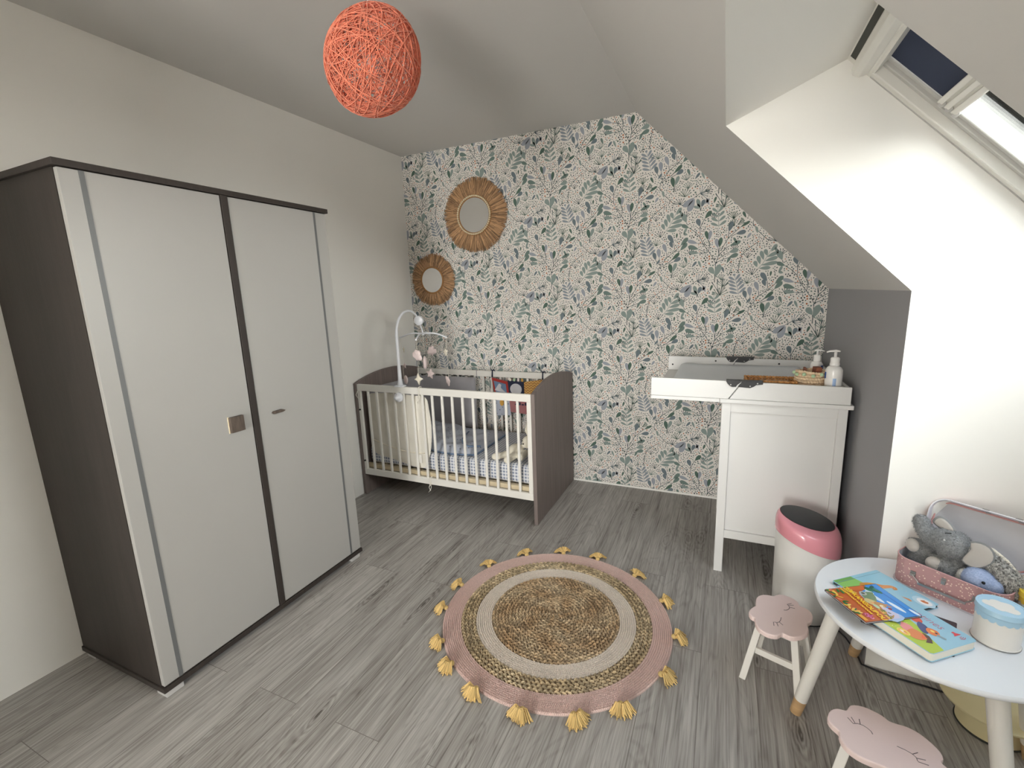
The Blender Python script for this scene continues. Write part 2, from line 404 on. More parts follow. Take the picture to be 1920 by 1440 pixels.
def text_part(name, body, size, m, parent, mtx, bold=0.0):
    cu = bpy.data.curves.new(name, 'FONT'); cu.body = body; cu.size = size; cu.offset = bold; cu.extrude = .00015; cu.align_x = 'LEFT'
    t = bpy.data.objects.new(name + '_curve', cu); COL.objects.link(t)
    dg = bpy.context.evaluated_depsgraph_get(); me = bpy.data.meshes.new_from_object(t.evaluated_get(dg))
    bpy.data.objects.remove(t)
    inv = frame_of(parent).inverted() @ mtx
    me.transform(inv); me.materials.clear(); me.materials.append(m)
    o = bpy.data.objects.new(name, me); COL.objects.link(o); o.parent = parent; MW[o.name] = frame_of(parent)
    return o

def fn_z(cx, cy, ang=0, z=0, s=1):
    c, n = cos(ang), sin(ang)
    return lambda x, y, h: (cx + (x * c - y * n) * s, cy + (x * n + y * c) * s, z + h)

def clip_poly(poly, planes):
    for a, b, c in planes:        # keep a*x+b*y<=c
        out = []; n = len(poly)
        for i in range(n):
            p, q = poly[i], poly[(i + 1) % n]; dp = a * p[0] + b * p[1] - c; dq = a * q[0] + b * q[1] - c
            if dp <= 0: out.append(p)
            if (dp < 0 < dq) or (dq < 0 < dp):
                t = dp / (dp - dq); out.append((p[0] + (q[0] - p[0]) * t, p[1] + (q[1] - p[1]) * t))
        poly = out
        if len(poly) < 3: return []
    return poly

# ------------------------------------------------------------------ THE ROOM
def quad(name, pts, m, flip=False):
    b = MB(); f = list(range(len(pts))); b.add(pts, [f[::-1] if flip else f])
    return struct(b.build(name, m))
T_ = .12
b = MB(); b.add([(0, YF, 0), (EX, YF, 0), (EX, 0, 0), (0, 0, 0), (0, YF, -T_), (EX, YF, -T_), (EX, 0, -T_), (0, 0, -T_)], [(0, 1, 2, 3), (7, 6, 5, 4)])
struct(b.build('floor', 'floor'))
b = MB(); b.add([(0, YF, 0), (0, 0, 0), (0, 0, H), (0, YF, H)], [(0, 1, 2, 3)][::1]); b.box((-T_, YF - T_, -T_), (-.0005, T_, H + T_))
struct(b.build('wall_left', 'wall'))
b = MB(); x0, x1, z0, z1 = W3
for q in ((-.1, x0, 0, H + .1), (x1, EX + .1, 0, H + .1), (x0, x1, -.1, z0), (x0, x1, z1, H + .1)): b.box((q[0], YF - T_, q[2]), (q[1], YF, q[3]))
struct(b.build('wall_front', 'wall'))
b = MB()
for q in ((x0, x0 + .06, z0, z1), (x1 - .06, x1, z0, z1), (x0, x1, z0, z0 + .08), (x0, x1, z1 - .06, z1), ((x0 + x1) / 2 - .05, (x0 + x1) / 2 + .05, z0, z1)): b.box((q[0], YF - .08, q[2]), (q[1], YF - .02, q[3]))
wd = struct(b.build('added_fill_window', 'cream_plastic', bevel=.004))  # frame of the added window, an unseen source of fill light
b = MB(); b.box((x0 + .05, YF - .052, z0 + .07), (x1 - .05, YF - .046, z1 - .05)); b.build('glass_pane', 'clear_glass', wd)
# added blocks behind the camera that hold back the fill window's light
b = MB(); b.box((.001, YF, 0), (.78, -3.55, H)); b.box((2.22, YF, 0), (XK - .001, -4.05, H)); struct(b.build('added_light_block', 'wall'))
# knee walls and the sloping ceiling
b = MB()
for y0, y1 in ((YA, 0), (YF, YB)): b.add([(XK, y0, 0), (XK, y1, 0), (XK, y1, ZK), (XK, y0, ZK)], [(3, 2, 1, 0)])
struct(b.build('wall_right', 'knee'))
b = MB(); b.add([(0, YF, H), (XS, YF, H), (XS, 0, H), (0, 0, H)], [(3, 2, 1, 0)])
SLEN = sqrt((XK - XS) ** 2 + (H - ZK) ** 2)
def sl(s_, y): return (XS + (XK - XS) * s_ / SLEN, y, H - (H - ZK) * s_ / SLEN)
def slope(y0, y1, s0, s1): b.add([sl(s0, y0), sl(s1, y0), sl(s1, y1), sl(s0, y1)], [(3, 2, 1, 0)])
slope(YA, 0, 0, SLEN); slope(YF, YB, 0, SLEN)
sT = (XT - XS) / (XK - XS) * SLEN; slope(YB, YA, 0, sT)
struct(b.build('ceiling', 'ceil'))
# the white lining of the roof-window recess
b = MB()
for y, o in ((YA, .1), (YB, -.1)):
    poly = [(XT, y, ZT), (XK, y, ZK), (XK, y, 0), (EX, y, 0), (EX, y, EZ), (EX + .05, y, EZ + .05), (WX + .05, y, WZ + .05), (WX, y, WZ)]
    b.add(poly, [list(range(8)) if o > 0 else list(range(7, -1, -1))])
b.add([(XT, YB, ZT), (XT, YA, ZT), (WX, YA, WZ), (WX, YB, WZ)], [(0, 1, 2, 3)])
b.add([(EX, YB, 0), (EX, YA, 0), (EX, YA, EZ), (EX, YB, EZ)], [(0, 1, 2, 3)])
struct(b.build('wall_recess', 'wall'))
# wallpapered end wall: flat printed shapes lie on the paper inside the same mesh
WALLP = [(-1, 0, 0), (0, -1, -.012), (1, 0, XK), (0, 1, H), (SN.x, SN.z, SN.x * XS + SN.z * H)]
inkcol = [srgb(224, 219, 213), srgb(138, 152, 148), srgb(142, 150, 158), srgb(112, 130, 124), srgb(154, 159, 168), srgb(86, 108, 98), srgb(112, 124, 130), srgb(178, 108, 74), srgb(80, 88, 86), srgb(70, 86, 88)]
PM = ['paper'] + [mat('wallpaper_ink', c, .8, spec=.2) for c in inkcol[1:]]
TWD, THT = .5525, .537
# a tile is drawn in the units of a sketch: 860 x 830 for TWD x THT
KX, KY = TWD / 860, THT / 830
tile = []    # (poly, material, layer)
def leaf(bx, by, tx, ty, w_, m, layer=3, ob=.62):
    L = math.hypot(tx - bx, ty - by); dx, dy = (tx - bx) / L, (ty - by) / L
    pts = []; n = 7
    w_ = w_ * (1.62 if w_ > 27 else 1.3)
    for i in range(n + 1):
        t = i / n; pr = (t ** (ob * 1.6)) * ((1 - t) ** .55) * 2.05
        pts.append((t, pr))
    poly = [(bx + dx * L * t - dy * w_ / 2 * p, by + dy * L * t + dx * w_ / 2 * p) for t, p in pts]
    poly += [(bx + dx * L * t + dy * w_ / 2 * p, by + dy * L * t - dx * w_ / 2 * p) for t, p in reversed(pts[1:-1])]
    tile.append((poly, m, layer))
def stroke(pts, w_, m, layer=1, curve=0):
    P = []
    if len(pts) == 2 and curve:
        (x0, y0), (x1, y1) = pts; mx_, my_ = (x0 + x1) / 2 - (y1 - y0) * curve, (y0 + y1) / 2 + (x1 - x0) * curve
        for i in range(6):
            t = i / 5; P.append(((1 - t) ** 2 * x0 + 2 * t * (1 - t) * mx_ + t * t * x1, (1 - t) ** 2 * y0 + 2 * t * (1 - t) * my_ + t * t * y1))
    else: P = pts
    for (x0, y0), (x1, y1) in zip(P[:-1], P[1:]):
        L = math.hypot(x1 - x0, y1 - y0) or 1; nx, ny = -(y1 - y0) / L * w_ / 2, (x1 - x0) / L * w_ / 2
        tile.append(([(x0 + nx, y0 + ny), (x0 - nx, y0 - ny), (x1 - nx, y1 - ny), (x1 + nx, y1 + ny)], m, layer))
def fern(bx, by, tx, ty, n, L, w_, m, bend=0):
    stroke([(bx, by), (tx, ty)], 4, m, 2, bend)
    a = atan2(ty - by, tx - bx)
    for i in range(n):
        t = .04 + .8 * i / n
        cx, cy = bx + (tx - bx) * t, by + (ty - by) * t
        for sgn in (-1, 1):
            aa = a + sgn * radians(62 - 24 * t); l = L * (1 - .25 * t)
            leaf(cx, cy, cx + cos(aa) * l, cy + sin(aa) * l, w_, m)
    leaf(tx - (tx - bx) * .12, ty - (ty - by) * .12, tx, ty, w_ * 1.1, m)
G1, G2, G3, G4, G5 = 1, 2, 3, 4, 5
fern(735, 392, 715, 180, 4, 82, 25, 1)
fern(940, 1042, 890, 842, 5, 88, 24, 2, .05)
# curved frond
stroke([(1098, 806), (1135, 760), (1165, 700), (1205, 620)], 4, 1, 2)
for q in [(1105, 803, 1205, 800), (1120, 775, 1265, 752), (1150, 738, 1260, 706), (1165, 702, 1255, 662), (1198, 655, 1245, 590), (1088, 790, 1062, 730), (1112, 765, 1090, 685), (1140, 728, 1112, 640), (1168, 690, 1146, 628)]: leaf(*q, 29, 1)
for q in [(455, 720, 430, 655, 26, 3), (500, 760, 545, 705, 24, 6), (590, 770, 560, 700, 22, 1), (905, 560, 870, 500, 22, 3), (985, 520, 1020, 470, 24, 4), (1075, 480, 1060, 415, 24, 1), (970, 330, 940, 270, 24, 5), (1010, 300, 1050, 250, 22, 6), (560, 210, 530, 160, 26, 1), (600, 170, 640, 120, 24, 4), (820, 740, 850, 680, 26, 3), (1270, 850, 1300, 790, 24, 1), (640, 1010, 610, 950, 24, 4), (680, 1000, 700, 940, 22, 5), (800, 830, 780, 770, 22, 6), (400, 1090, 370, 1040, 24, 1),
          (640, 505, 618, 418, 28, 5), (650, 512, 664, 418, 30, 4), (548, 533, 450, 500, 30, 4), (558, 588, 456, 556, 36, 3), (562, 626, 466, 612, 30, 1), (736, 592, 716, 498, 32, 4), (748, 586, 762, 490, 30, 5),
          (838, 577, 938, 538, 30, 3), (835, 637, 922, 614, 36, 1), (835, 687, 920, 658, 34, 3), (714, 838, 662, 768, 42, 1), (722, 866, 762, 742, 46, 1), (462, 378, 390, 346, 30, 3), (436, 326, 396, 236, 40, 1),
          (452, 444, 412, 430, 26, 1), (562, 374, 536, 298, 36, 6), (605, 304, 664, 236, 34, 5), (825, 444, 854, 350, 36, 6), (924, 412, 1008, 362, 26, 5), (888, 470, 978, 452, 34, 6), (1006, 1082, 986, 1004, 32, 6),
          (1042, 1064, 1032, 968, 34, 4), (1112, 1014, 1078, 924, 32, 4), (1164, 1092, 1240, 1024, 28, 5), (1182, 1108, 1252, 1072, 34, 6), (1182, 926, 1124, 842, 36, 6), (1248, 954, 1316, 882, 34, 3),
          (1166, 396, 1146, 296, 34, 5), (1178, 380, 1210, 290, 30, 1), (502, 928, 398, 1006, 42, 4), (505, 938, 448, 1056, 48, 4), (560, 1032, 528, 942, 30, 1), (548, 1036, 498, 1008, 24, 1), (570, 1024, 594, 954, 30, 6),
          (345, 470, 350, 420, 18, 5), (310, 560, 285, 495, 30, 6), (385, 590, 450, 520, 34, 3)]:
    leaf(*q[:4], q[4], q[5])
for a in [((720, 735), (700, 690), (640, 600), (600, 545)), ((640, 505), (660, 560), (650, 620)), ((650, 512), (668, 560)), ((548, 533), (620, 545)), ((558, 588), (620, 620)), ((562, 626), (640, 630)), ((720, 735), (745, 660), (748, 586)),
          ((736, 592), (745, 640)), ((745, 660), (800, 600), (838, 577)), ((735, 700), (790, 660), (835, 637)), ((728, 725), (790, 700), (835, 687)), ((718, 920), (720, 735)), ((714, 838), (720, 870)), ((722, 866), (718, 900)),
          ((462, 378), (520, 420), (565, 470), (600, 545)), ((436, 326), (445, 350)), ((562, 374), (568, 440), (565, 470)), ((605, 304), (580, 350), (566, 395)), ((825, 444), (822, 500)), ((924, 412), (880, 450), (825, 500), (760, 620)),
          ((888, 470), (850, 490)), ((1006, 1082), (1040, 1130)), ((1042, 1064), (1045, 1120)), ((1112, 1014), (1120, 1060)), ((1164, 1092), (1110, 1130), (1040, 1165)), ((1182, 1108), (1130, 1130)), ((1120, 1060), (1040, 1165), (1030, 1215), (1080, 1290), (1160, 1370), (1290, 1410)),
          ((1182, 926), (1190, 990)), ((1248, 954), (1190, 1010), (1120, 1060)), ((1166, 396), (1168, 440)), ((1178, 380), (1168, 440)), ((502, 928), (560, 890), (640, 880)), ((930, 750), (950, 670), (1010, 610), (1080, 560)), ((930, 750), (925, 840)),
          ((560, 1032), (560, 1060)), ((570, 1024), (560, 1060)), ((385, 590), (330, 650), (280, 700))]:
    stroke(list(a), 5.2, 9, 1)
rw = random.Random(3)
def fan(x, y, a0, a1, n, L, m):
    for i in range(n):
        a = radians(a0 + (a1 - a0) * i / (n - 1)); l = L * rw.uniform(.8, 1.1)
        stroke([(x, y), (x + cos(a) * l, y + sin(a) * l)], 4.4, m, 2, rw.uniform(-.12, .12))
        leaf(x + cos(a) * l * .8, y + sin(a) * l * .8, x + cos(a) * l * 1.1, y + sin(a) * l * 1.1, 9, m)
for x, y, a0, a1, n, L, m in [(770, 1045, -170, -20, 9, 78, 5), (770, 1045, -120, -60, 4, 150, 9), (862, 1160, -140, -40, 8, 66, 5), (872, 1226, -170, -80, 7, 60, 5), (900, 1215, -60, -10, 6, 60, 5), (410, 912, -160, -30, 8, 70, 5), (425, 760, -150, -40, 7, 60, 3),
                              (442, 840, -150, -40, 7, 60, 3), (800, 960, -150, -30, 8, 70, 3), (780, 900, -140, -60, 6, 60, 3), (1010, 940, -160, -20, 8, 62, 3), (1050, 860, -150, -50, 6, 60, 9), (560, 905, -100, 40, 8, 70, 6), (600, 880, -60, 30, 6, 60, 9),
                              (690, 1150, -130, -50, 5, 60, 9), (1230, 560, -150, -30, 6, 60, 9), (1000, 700, -130, -40, 5, 50, 9), (1290, 690, -150, -40, 6, 54, 9), (480, 640, -120, -30, 5, 60, 9), (880, 620, -120, -40, 5, 55, 9)]:
    fan(x, y, a0, a1, n, L, m)
# berries scattered in the gaps, laid out on the periodic cell (half-drop repeat)
cells = {}
def fold(x, y):
    X, Y = x, y
    k = math.floor(X / 860); X -= k * 860; Y -= k * 412
    Y -= math.floor(Y / 830) * 830; return X, Y
occ = []
for poly, m_, ly in tile:
    if ly < 2 and len(poly) == 4:
        xs = [(sum(p[0] for p in poly) / 4, sum(p[1] for p in poly) / 4)]
    else:
        cx, cy = sum(p[0] for p in poly) / len(poly), sum(p[1] for p in poly) / len(poly)
        xs = [(cx, cy)] + [((p[0] + cx) / 2, (p[1] + cy) / 2) for p in poly] + poly
    for x, y in xs:
        occ.append((fold(x, y), 5.5))
GRD = 20
grid = {}
def put(x, y, r): grid.setdefault((int(x // GRD), int(y // GRD)), []).append((x, y, r))
for (x, y), r in occ: put(x, y, r)
dots = []
for _ in range(16000):
    x, y = rw.uniform(0, 860), rw.uniform(0, 830)
    zone = sin(x * .0146 * 1 + 1) * sin(y * .0151 + .5)
    r = rw.uniform(5.2, 7.6) if zone < .25 else rw.uniform(6.6, 10)
    ok = True; gx, gy = int(x // GRD), int(y // GRD)
    for i in (-1, 0, 1):
        for j in (-1, 0, 1):
            for qx, qy, qr in grid.get((gx + i, gy + j), ()):
                if (qx - x) ** 2 + (qy - y) ** 2 < (qr + r + 2.6) ** 2: ok = False; break
            if not ok: break
        if not ok: break
    if ok: put(x, y, r); dots.append((x, y, r))
for x, y, r in dots:
    m_ = 7 if rw.random() < .12 else rw.choice((6, 9, 5, 3, 8, 9))
    a = rw.uniform(0, pi); e = rw.uniform(.6, 1)
    tile.append(([(x + cos(a) * cos(t) * r - sin(a) * sin(t) * r * e, y + sin(a) * cos(t) * r + cos(a) * sin(t) * r * e) for t in [2 * pi * k / 6 for k in range(6)]], m_, 1))
b = MB()
b.add([(0, 0, .012), (XK, 0, .012), (XK, 0, ZK), (XS, 0, H), (0, 0, H)], [(0, 1, 2, 3, 4)], 0)
X0, Z0 = 1.539, 2.095       # where sketch point (290, 370) falls on the wall
for i in range(-5, 5):
    for j in range(-6, 7):
        for poly, m_, ly in tile:
            P = [(X0 + (x - 290) * KX + i * TWD, Z0 - (y - 370) * KY - i * 412 * KY + j * THT) for x, y in poly]
            if P[0][0] < -.2 or P[0][0] > 3.2 or P[0][1] < -.2 or P[0][1] > 2.8: continue
            P = clip_poly(P, WALLP)
            if len(P) < 3: continue
            yy = -.0003 * ly
            area = sum(P[k][0] * P[(k + 1) % len(P)][1] - P[(k + 1) % len(P)][0] * P[k][1] for k in range(len(P)))
            if area < 0: P = P[::-1]
            b.add([(x, yy, z) for x, z in P], [list(range(len(P)))], m_)
wb = b.build('wall_back', PM); struct(wb)
b = MB(); b.box((0, -.006, 0), (XK, 0, .012)); struct(b.build('trim_1', 'wall'))

# ------------------------------------------------------------------ roof window
def wp(s, y, d): return Vector((WX, y, WZ)) + SD * s + SN * d + Vector((0, 0, 0))
def wbox(b, s0, s1, y0, y1, d0, d1, m=0):
    c = Vector((WX, 0, WZ)) + SD * ((s0 + s1) / 2) + SN * ((d0 + d1) / 2); c.y = (y0 + y1) / 2
    b.obox(c, SD * ((s1 - s0) / 2), Vector((0, (y1 - y0) / 2, 0)), SN * ((d1 - d0) / 2), m)
b = MB()
for y0, y1 in ((YA - .030, YA), (YB, YB + .030)): wbox(b, 0, WL, y0, y1, 0, .10)
wbox(b, -.05, .09, YB - .02, YA + .02, -.0015, .10); wbox(b, WL - .09, WL, YB, YA, 0, .10)
win = struct(b.build('window_1', 'cream_plastic', bevel=.004))
b = MB()
for y0, y1 in ((YA - .048, YA - .030), (YB + .030, YB + .048)): wbox(b, .09, WL - .09, y0, y1, .026, .10)
for y0, y1 in ((YA - .066, YA - .048), (YB + .048, YB + .066)): wbox(b, .09, WL - .09, y0, y1, .036, .10)
wbox(b, WL - .15, WL - .09, YB + .05, YA - .05, .03, .10)
o = b.build('sash', 'cream_shade', win, bevel=.003)
b = MB(); wbox(b, .1, WL - .14, YB + .055, YA - .055, .072, .078); b.build('glass_pane', 'glass', win)
b = MB()
wbox(b, .28, WL - .15, YA - .205, YA - .194, .056, .066)
b.build('gasket', 'rubber', win)
b = MB(); wbox(b, .09, WL - .05, YA - .006, YA, -.0015, .0)
b.build('groove_shade_strip', 'foot', win)  # grey strip painted in for the shadow line along the frame edge
# top control cover: curved cream cover with a dark strip above it
b = MB()
prof = [(.026, .0), (.034, -.022), (.05, -.032), (.068, -.026), (.080, -.006), (.086, .02), (.03, .03)]
n = len(prof); vs = []
for y in (YB + .008, YA - .02): vs += [wp(s, y, d) for s, d in prof]
b.add(vs, [tuple(range(n)), tuple(reversed(range(n, 2 * n)))] + [(n + k, n + (k + 1) % n, (k + 1) % n, k) for k in range(n)])
cv = b.build('blind_cassette', 'cream_plastic', win, bevel=.002)
b = MB(); wbox(b, .004, .024, YB + .01, YA - .03, -.002, .021); b.build('vent_gap_shade', 'rubber', win)  # dark box stands in for the shadow in the gap above the cover
b = MB(); wbox(b, .086, .096, YB + .032, YA - .034, .0, .05); b.build('cassette_lip', 'cream_plastic', win)
# blind and its rail
b = MB(); wbox(b, .09, .285, YB + .068, YA - .067, .042, .0435); b.build('blackout_blind', 'navy', win)
b = MB()
for k in range(3): wbox(b, .285 + k * .024, .301 + k * .024, YB + .068, YA - .068, .024, .046)
wbox(b, .285, .352, YB + .068, YA - .068, .034, .046)
rl = b.build('blind_rail', 'cream_plastic', win, bevel=.002)
b = MB()
for k in range(3): b.tube([wp(.300 + k * .024, YA - .0665, .032), wp(.300 + k * .024, YA - .076, .026)], .009, 12)
b.build('rail_end_cap', 'foot', rl)

# ------------------------------------------------------------------ WARDROBE
DX = .590; Y0 = -2.512; Y1 = -1.466; ZT1 = 1.877; ZB = .045
t = thing('wardrobe', 'tall wardrobe with two white doors and a dark brown wood body', 'wardrobe', (.3, (Y0 + Y1) / 2, 0))
b = MB(); b.box((.012, Y0, .030), (DX - .022, Y0 + .020, ZT1)); b.box((.012, Y1 - .020, .030), (DX - .022, Y1, ZT1)); b.box((.008, Y0 + .02, .05), (.016, Y1 - .02, ZT1))
b.box((.016, Y0 + .02, .9), (DX - .05, Y1 - .02, .918)); b.box((.016, -2.004, .05), (DX - .024, -1.984, ZT1)); b.build('body', 'darkwood', t, bevel=.001)
b = MB(); b.box((.006, Y0 - .012, ZT1), (DX + .008, Y1 + .012, 1.898)); b.build('top_board', 'darkwood', t, bevel=.002)
b = MB(); b.box((.012, Y0 - .006, .024), (DX + .006, Y1 + .006, ZB)); b.build('bottom_board', 'darkwood', t, bevel=.002)
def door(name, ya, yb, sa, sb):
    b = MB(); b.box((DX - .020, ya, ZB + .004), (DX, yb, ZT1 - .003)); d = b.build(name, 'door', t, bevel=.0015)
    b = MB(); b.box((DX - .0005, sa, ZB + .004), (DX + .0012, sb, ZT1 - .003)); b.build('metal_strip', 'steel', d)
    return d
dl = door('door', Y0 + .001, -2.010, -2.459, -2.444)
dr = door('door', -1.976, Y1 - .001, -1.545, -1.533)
b = MB(); b.box((DX, -2.116, .924), (DX + .017, -2.056, .989)); h = b.build('handle', 'handlewood', dl, bevel=.0015); h['label'] = 'square wooden handle'
b = MB(); b.box((DX + .0, -2.118, .922), (DX + .004, -2.113, .991)); b.build('handle_edge', 'bead', dl)
b = MB(); b.prism([(-.032, 0), (-.026, -.006), (.018, -.006), (.032, -.001), (.018, .006), (-.026, .006)], lambda x, y, h: (DX + h, -1.881 + x, .960 + y), 0, .016)
h = b.build('handle', 'handlewood', dr, bevel=.001); h['label'] = 'narrow handle seen on edge, turned sideways'
b = MB(); b.box((DX - .022, -2.007, ZB), (DX + .003, -1.979, ZT1)); b.build('centre_stile', 'darkwood', t, bevel=.001)
for y in (Y0 + .002, Y1 - .075):
    for x in (DX - .062, .03):
        b = MB(); b.box((x, y, 0), (x + .062, y + .062, .026)); b.build('foot', 'foot', t, bevel=.001)
b = MB(); pts = [(.53 + .055 * sin(pi * k / 14), -1.83 + .10 * k / 14, .004 + .016 * sin(pi * k / 14) ** .5) for k in range(15)]
b.tube(pts, .0028, 6); tag(b.build('string', 'brownstrap', None, origin=(.54, -1.78, 0), smooth=True), 'loop of brown string lying on the floor under the wardrobe edge', 'string')

# ------------------------------------------------------------------ CRIB
CX0, CX1, CY0, CY1, CZ = .006, 1.4185, -.786, -.012, .851
t = thing('crib', 'baby crib with dark wood end panels and white barred sides', 'crib', ((CX0 + CX1) / 2, (CY0 + CY1) / 2, 0))
def arch(x0, x1):
    b = MB(); N = 24; prof = [(CY0, 0), (CY1, 0)]
    top = [(CY1 + (CY0 - CY1) * k / N, CZ + .060 * sin(pi * k / N) ** .8) for k in range(N + 1)]
    prof = [(CY0, 0), (CY1, 0)] + top
    n = len(prof); b.add([(x0, y, z) for y, z in prof] + [(x1, y, z) for y, z in prof],
        [tuple(reversed(range(n))), tuple(range(n, 2 * n))] + [(k, (k + 1) % n, n + (k + 1) % n, n + k) for k in range(n)])
    return b
arch(CX0, CX0 + .024).build('end_panel', 'cribwood', t, bevel=.002)
arch(CX1 - .024, CX1).build('end_panel', 'cribwood', t, bevel=.002)
XA, XB = CX0 + .026, CX1 - .026
for (ya, yb) in ((CY0 + .002, CY0 + .024), (CY1 - .036, CY1 - .014)):
    b = MB(); b.box((XA, ya, .800), (XB, yb, .848)); sd = b.build('top_rail', 'white_crib', t, bevel=.004)
    b = MB(); b.box((XA, ya, .160), (XB, yb, .207)); b.build('bottom_rail', 'white_crib', t, bevel=.003)
    for xa, xb in ((XA, XA + .026), (XB - .030, XB)):
        b = MB(); b.box((xa, ya + .001, .206), (xb, yb - .001, .801)); b.build('side_stile', 'white_crib', t, bevel=.003)
    for k in range(16):
        xc = XA + .013 + (XB - XA - .028) * (k + 1) / 17
        b = MB(); b.box((xc - .0085, ya + .004, .205), (xc + .0085, yb - .004, .802)); b.build('bar', 'white_crib', t, bevel=.0035)
b = MB()
for ya, yb in ((CY0 + .03, CY0 + .06), (CY1 - .07, CY1 - .04)): b.box((XA, ya, .205), (XB, yb, .237))
for k in range(12): x = XA + .06 + (XB - XA - .18) * k / 11; b.box((x, CY0 + .06, .212), (x + .06, CY1 - .07, .226))
b.build('bed_base', 'slatwood', t, bevel=.002)
for z in (.66, .27): b = MB(); b.tube([(XA + .013, CY0 + .0035, z), (XA + .013, CY0 - .004, z)], .006, 10); b.build('bolt', 'black', t)
# mattress under a gingham sheet
b = MB(); b.box((XA + .012, CY0 + .056, .2375), (XB - .006, CY1 - .045, .366))
o = tag(b.build('mattress', 'gingham', None, origin=(.7, -.4, .2375), bevel=.028, seg=4), 'crib mattress under a blue and white gingham sheet', 'mattress'); smooth_by_angle(o, 60)
# bumper round the left end
def cloth_strip(name, path, z0, z1, th, m, parent=None, origin=None, nz=8, wob=.006, seed=1, topfn=None):
    r = random.Random(seed); ph = [r.uniform(0, 6.28) for _ in range(4)]; b = MB(); n = len(path); pts = [Vector((x, y, 0)) for x, y in path]; vs = []; L = 0
    for side in (0, 1):
        L = 0
        for i, p in enumerate(pts):
            d = (pts[min(i + 1, n - 1)] - pts[max(i - 1, 0)]).normalized(); nn = Vector((-d.y, d.x, 0))
            if i: L += (p - pts[i - 1]).length
            for j in range(nz + 1):
                v = j / nz; puff = th / 2 * (1 - abs(2 * v - 1) ** 6) * (1 if side == 0 else -1)
                off = wob * (sin(L * 21 + ph[0] + v * 2) + .6 * sin(v * 9 + ph[1] + L * 9))
                zz = z0 + ((topfn(L) if topfn else z1) - z0) * v
                q = p + nn * (puff + off); vs.append((q.x, q.y, zz))
    A = n * (nz + 1); fs = []
    for s_ in (0, 1):
        for i in range(n - 1):
            for j in range(nz):
                a = s_ * A + i * (nz + 1) + j; f = (a, a + nz + 1, a + nz + 2, a + 1); fs.append(f if s_ else f[::-1])
    for j in range(nz):
        fs.append((j, A + j, A + j + 1, j + 1)); k = (n - 1) * (nz + 1) + j; fs.append((k, k + 1, A + k + 1, A + k))
    for i in range(n - 1):
        for j in (0, nz):
            a = i * (nz + 1) + j; c = a + nz + 1; f = (a, c, A + c, A + a); fs.append(f if j == nz else f[::-1])
    b.add(vs, fs)
    return b.build(name, m, parent, origin, smooth=True)
t = thing('crib_bumper', 'grey padded fabric bumper tied round the left end of the crib', 'bumper', (.05, -.4, .44))
path = [(.62 - .045 * k, -.074) for k in range(13)] + [(.065, -.085), (.054, -.11)] + [(.052, -.15 - .045 * k) for k in range(13)]
cloth_strip('padding', path, .372, .795, .016, 'grey_cloth', t)
b = MB()
for k in range(9): x = .13 + .055 * k; b = MB(); b.box((x, -.0655, .803), (x + .03, -.0635, .808)); b.build('slot', 'black', t)
b = MB(); yy = CY0
for (x0, z0, z1) in ((.578, .797, .852), (.618, .157, .208)):
    b = MB()
    loop = [(x0, yy - .0035, z0), (x0 + .004, yy - .004, (z0 + z1) / 2), (x0 + .002, yy - .003, z1), (x0, yy + .013, z1 + .003), (x0, yy + .028, z1), (x0, yy + .028, z0), (x0, yy + .012, z0 - .003)]
    b.tube(loop, .0035, 6, closed=True)
    b.tube([(x0, yy - .005, z0 + .01), (x0 + .014, yy - .012, z0 - .008), (x0 + .006, yy - .013, z0 - .03), (x0 - .012, yy - .013, z0 - .05)], .0022, 6)
    b.tube([(x0, yy - .005, z0 + .01), (x0 - .006, yy - .012, z0 - .014), (x0 + .008, yy - .013, z0 - .036)], .0022, 6)
    b.build('tie', 'cream_cloth', t, smooth=True)
b = MB()
b.tube([(XA + .01, yy - .003, .80), (XA - .004, yy - .008, .77), (XA + .02, yy - .01, .742), (XA + .045, yy - .004, .765), (XA + .03, yy - .002, .80)], .0022, 6)
b.build('tie', 'cream_cloth', t, smooth=True)
b = MB(); b.box((.617, CY1 - .040, .798), (.622, CY1 - .012, .8505)); b.build('rear_tie', 'grey_cloth', t)
# sleeping bag hanging on the inside of the front bars
t = thing('sleeping_bag', 'cream quilted baby sleeping bag hung inside the front crib bars', 'sleeping bag', (.35, -.735, .25))
def pillow(outline, fn, th, bulge=.5, rings=7, wob=0, seed=0):
    """closed outline in 2D, puffed to both sides; fn(x,y,h)"""
    cx = sum(p[0] for p in outline) / len(outline); cy = sum(p[1] for p in outline) / len(outline); n = len(outline); b = MB(); vs = []; r = random.Random(seed)
    p1, p2 = r.uniform(0, 6), r.uniform(0, 6)
    for s_ in (1, -1):
        for k in range(rings):
            q = 1 - k / rings
            for x, y in outline:
                X = cx + (x - cx) * q; Y = cy + (y - cy) * q; h = s_ * th / 2 * (1 - q ** 4) ** bulge
                if wob: h += wob * sin(X * 40 + p1) * sin(Y * 33 + p2) * (1 - q ** 3)
                vs.append(fn(X, Y, h))
        vs.append(fn(cx, cy, s_ * th / 2))
    A = rings * n + 1; fs = []
    for s_ in (0, 1):
        for k in range(rings - 1):
            for i in range(n):
                j = (i + 1) % n; a, c = s_ * A + k * n, s_ * A + (k + 1) * n; f = (a + i, a + j, c + j, c + i); fs.append(f if s_ == 0 else f[::-1])
        for i in range(n):
            j = (i + 1) % n; a = s_ * A + (rings - 1) * n; f = (a + i, a + j, s_ * A + rings * n); fs.append(f if s_ == 0 else f[::-1])
    b.add(vs, fs); return b
ol = [(.10, .76), (.20, .785), (.34, .79), (.48, .785), (.60, .775), (.622, .70), (.633, .60), (.630, .50), (.615, .40), (.585, .31), (.55, .262), (.45, .262), (.33, .285), (.22, .305), (.13, .32), (.105, .38), (.10, .5), (.10, .62)]
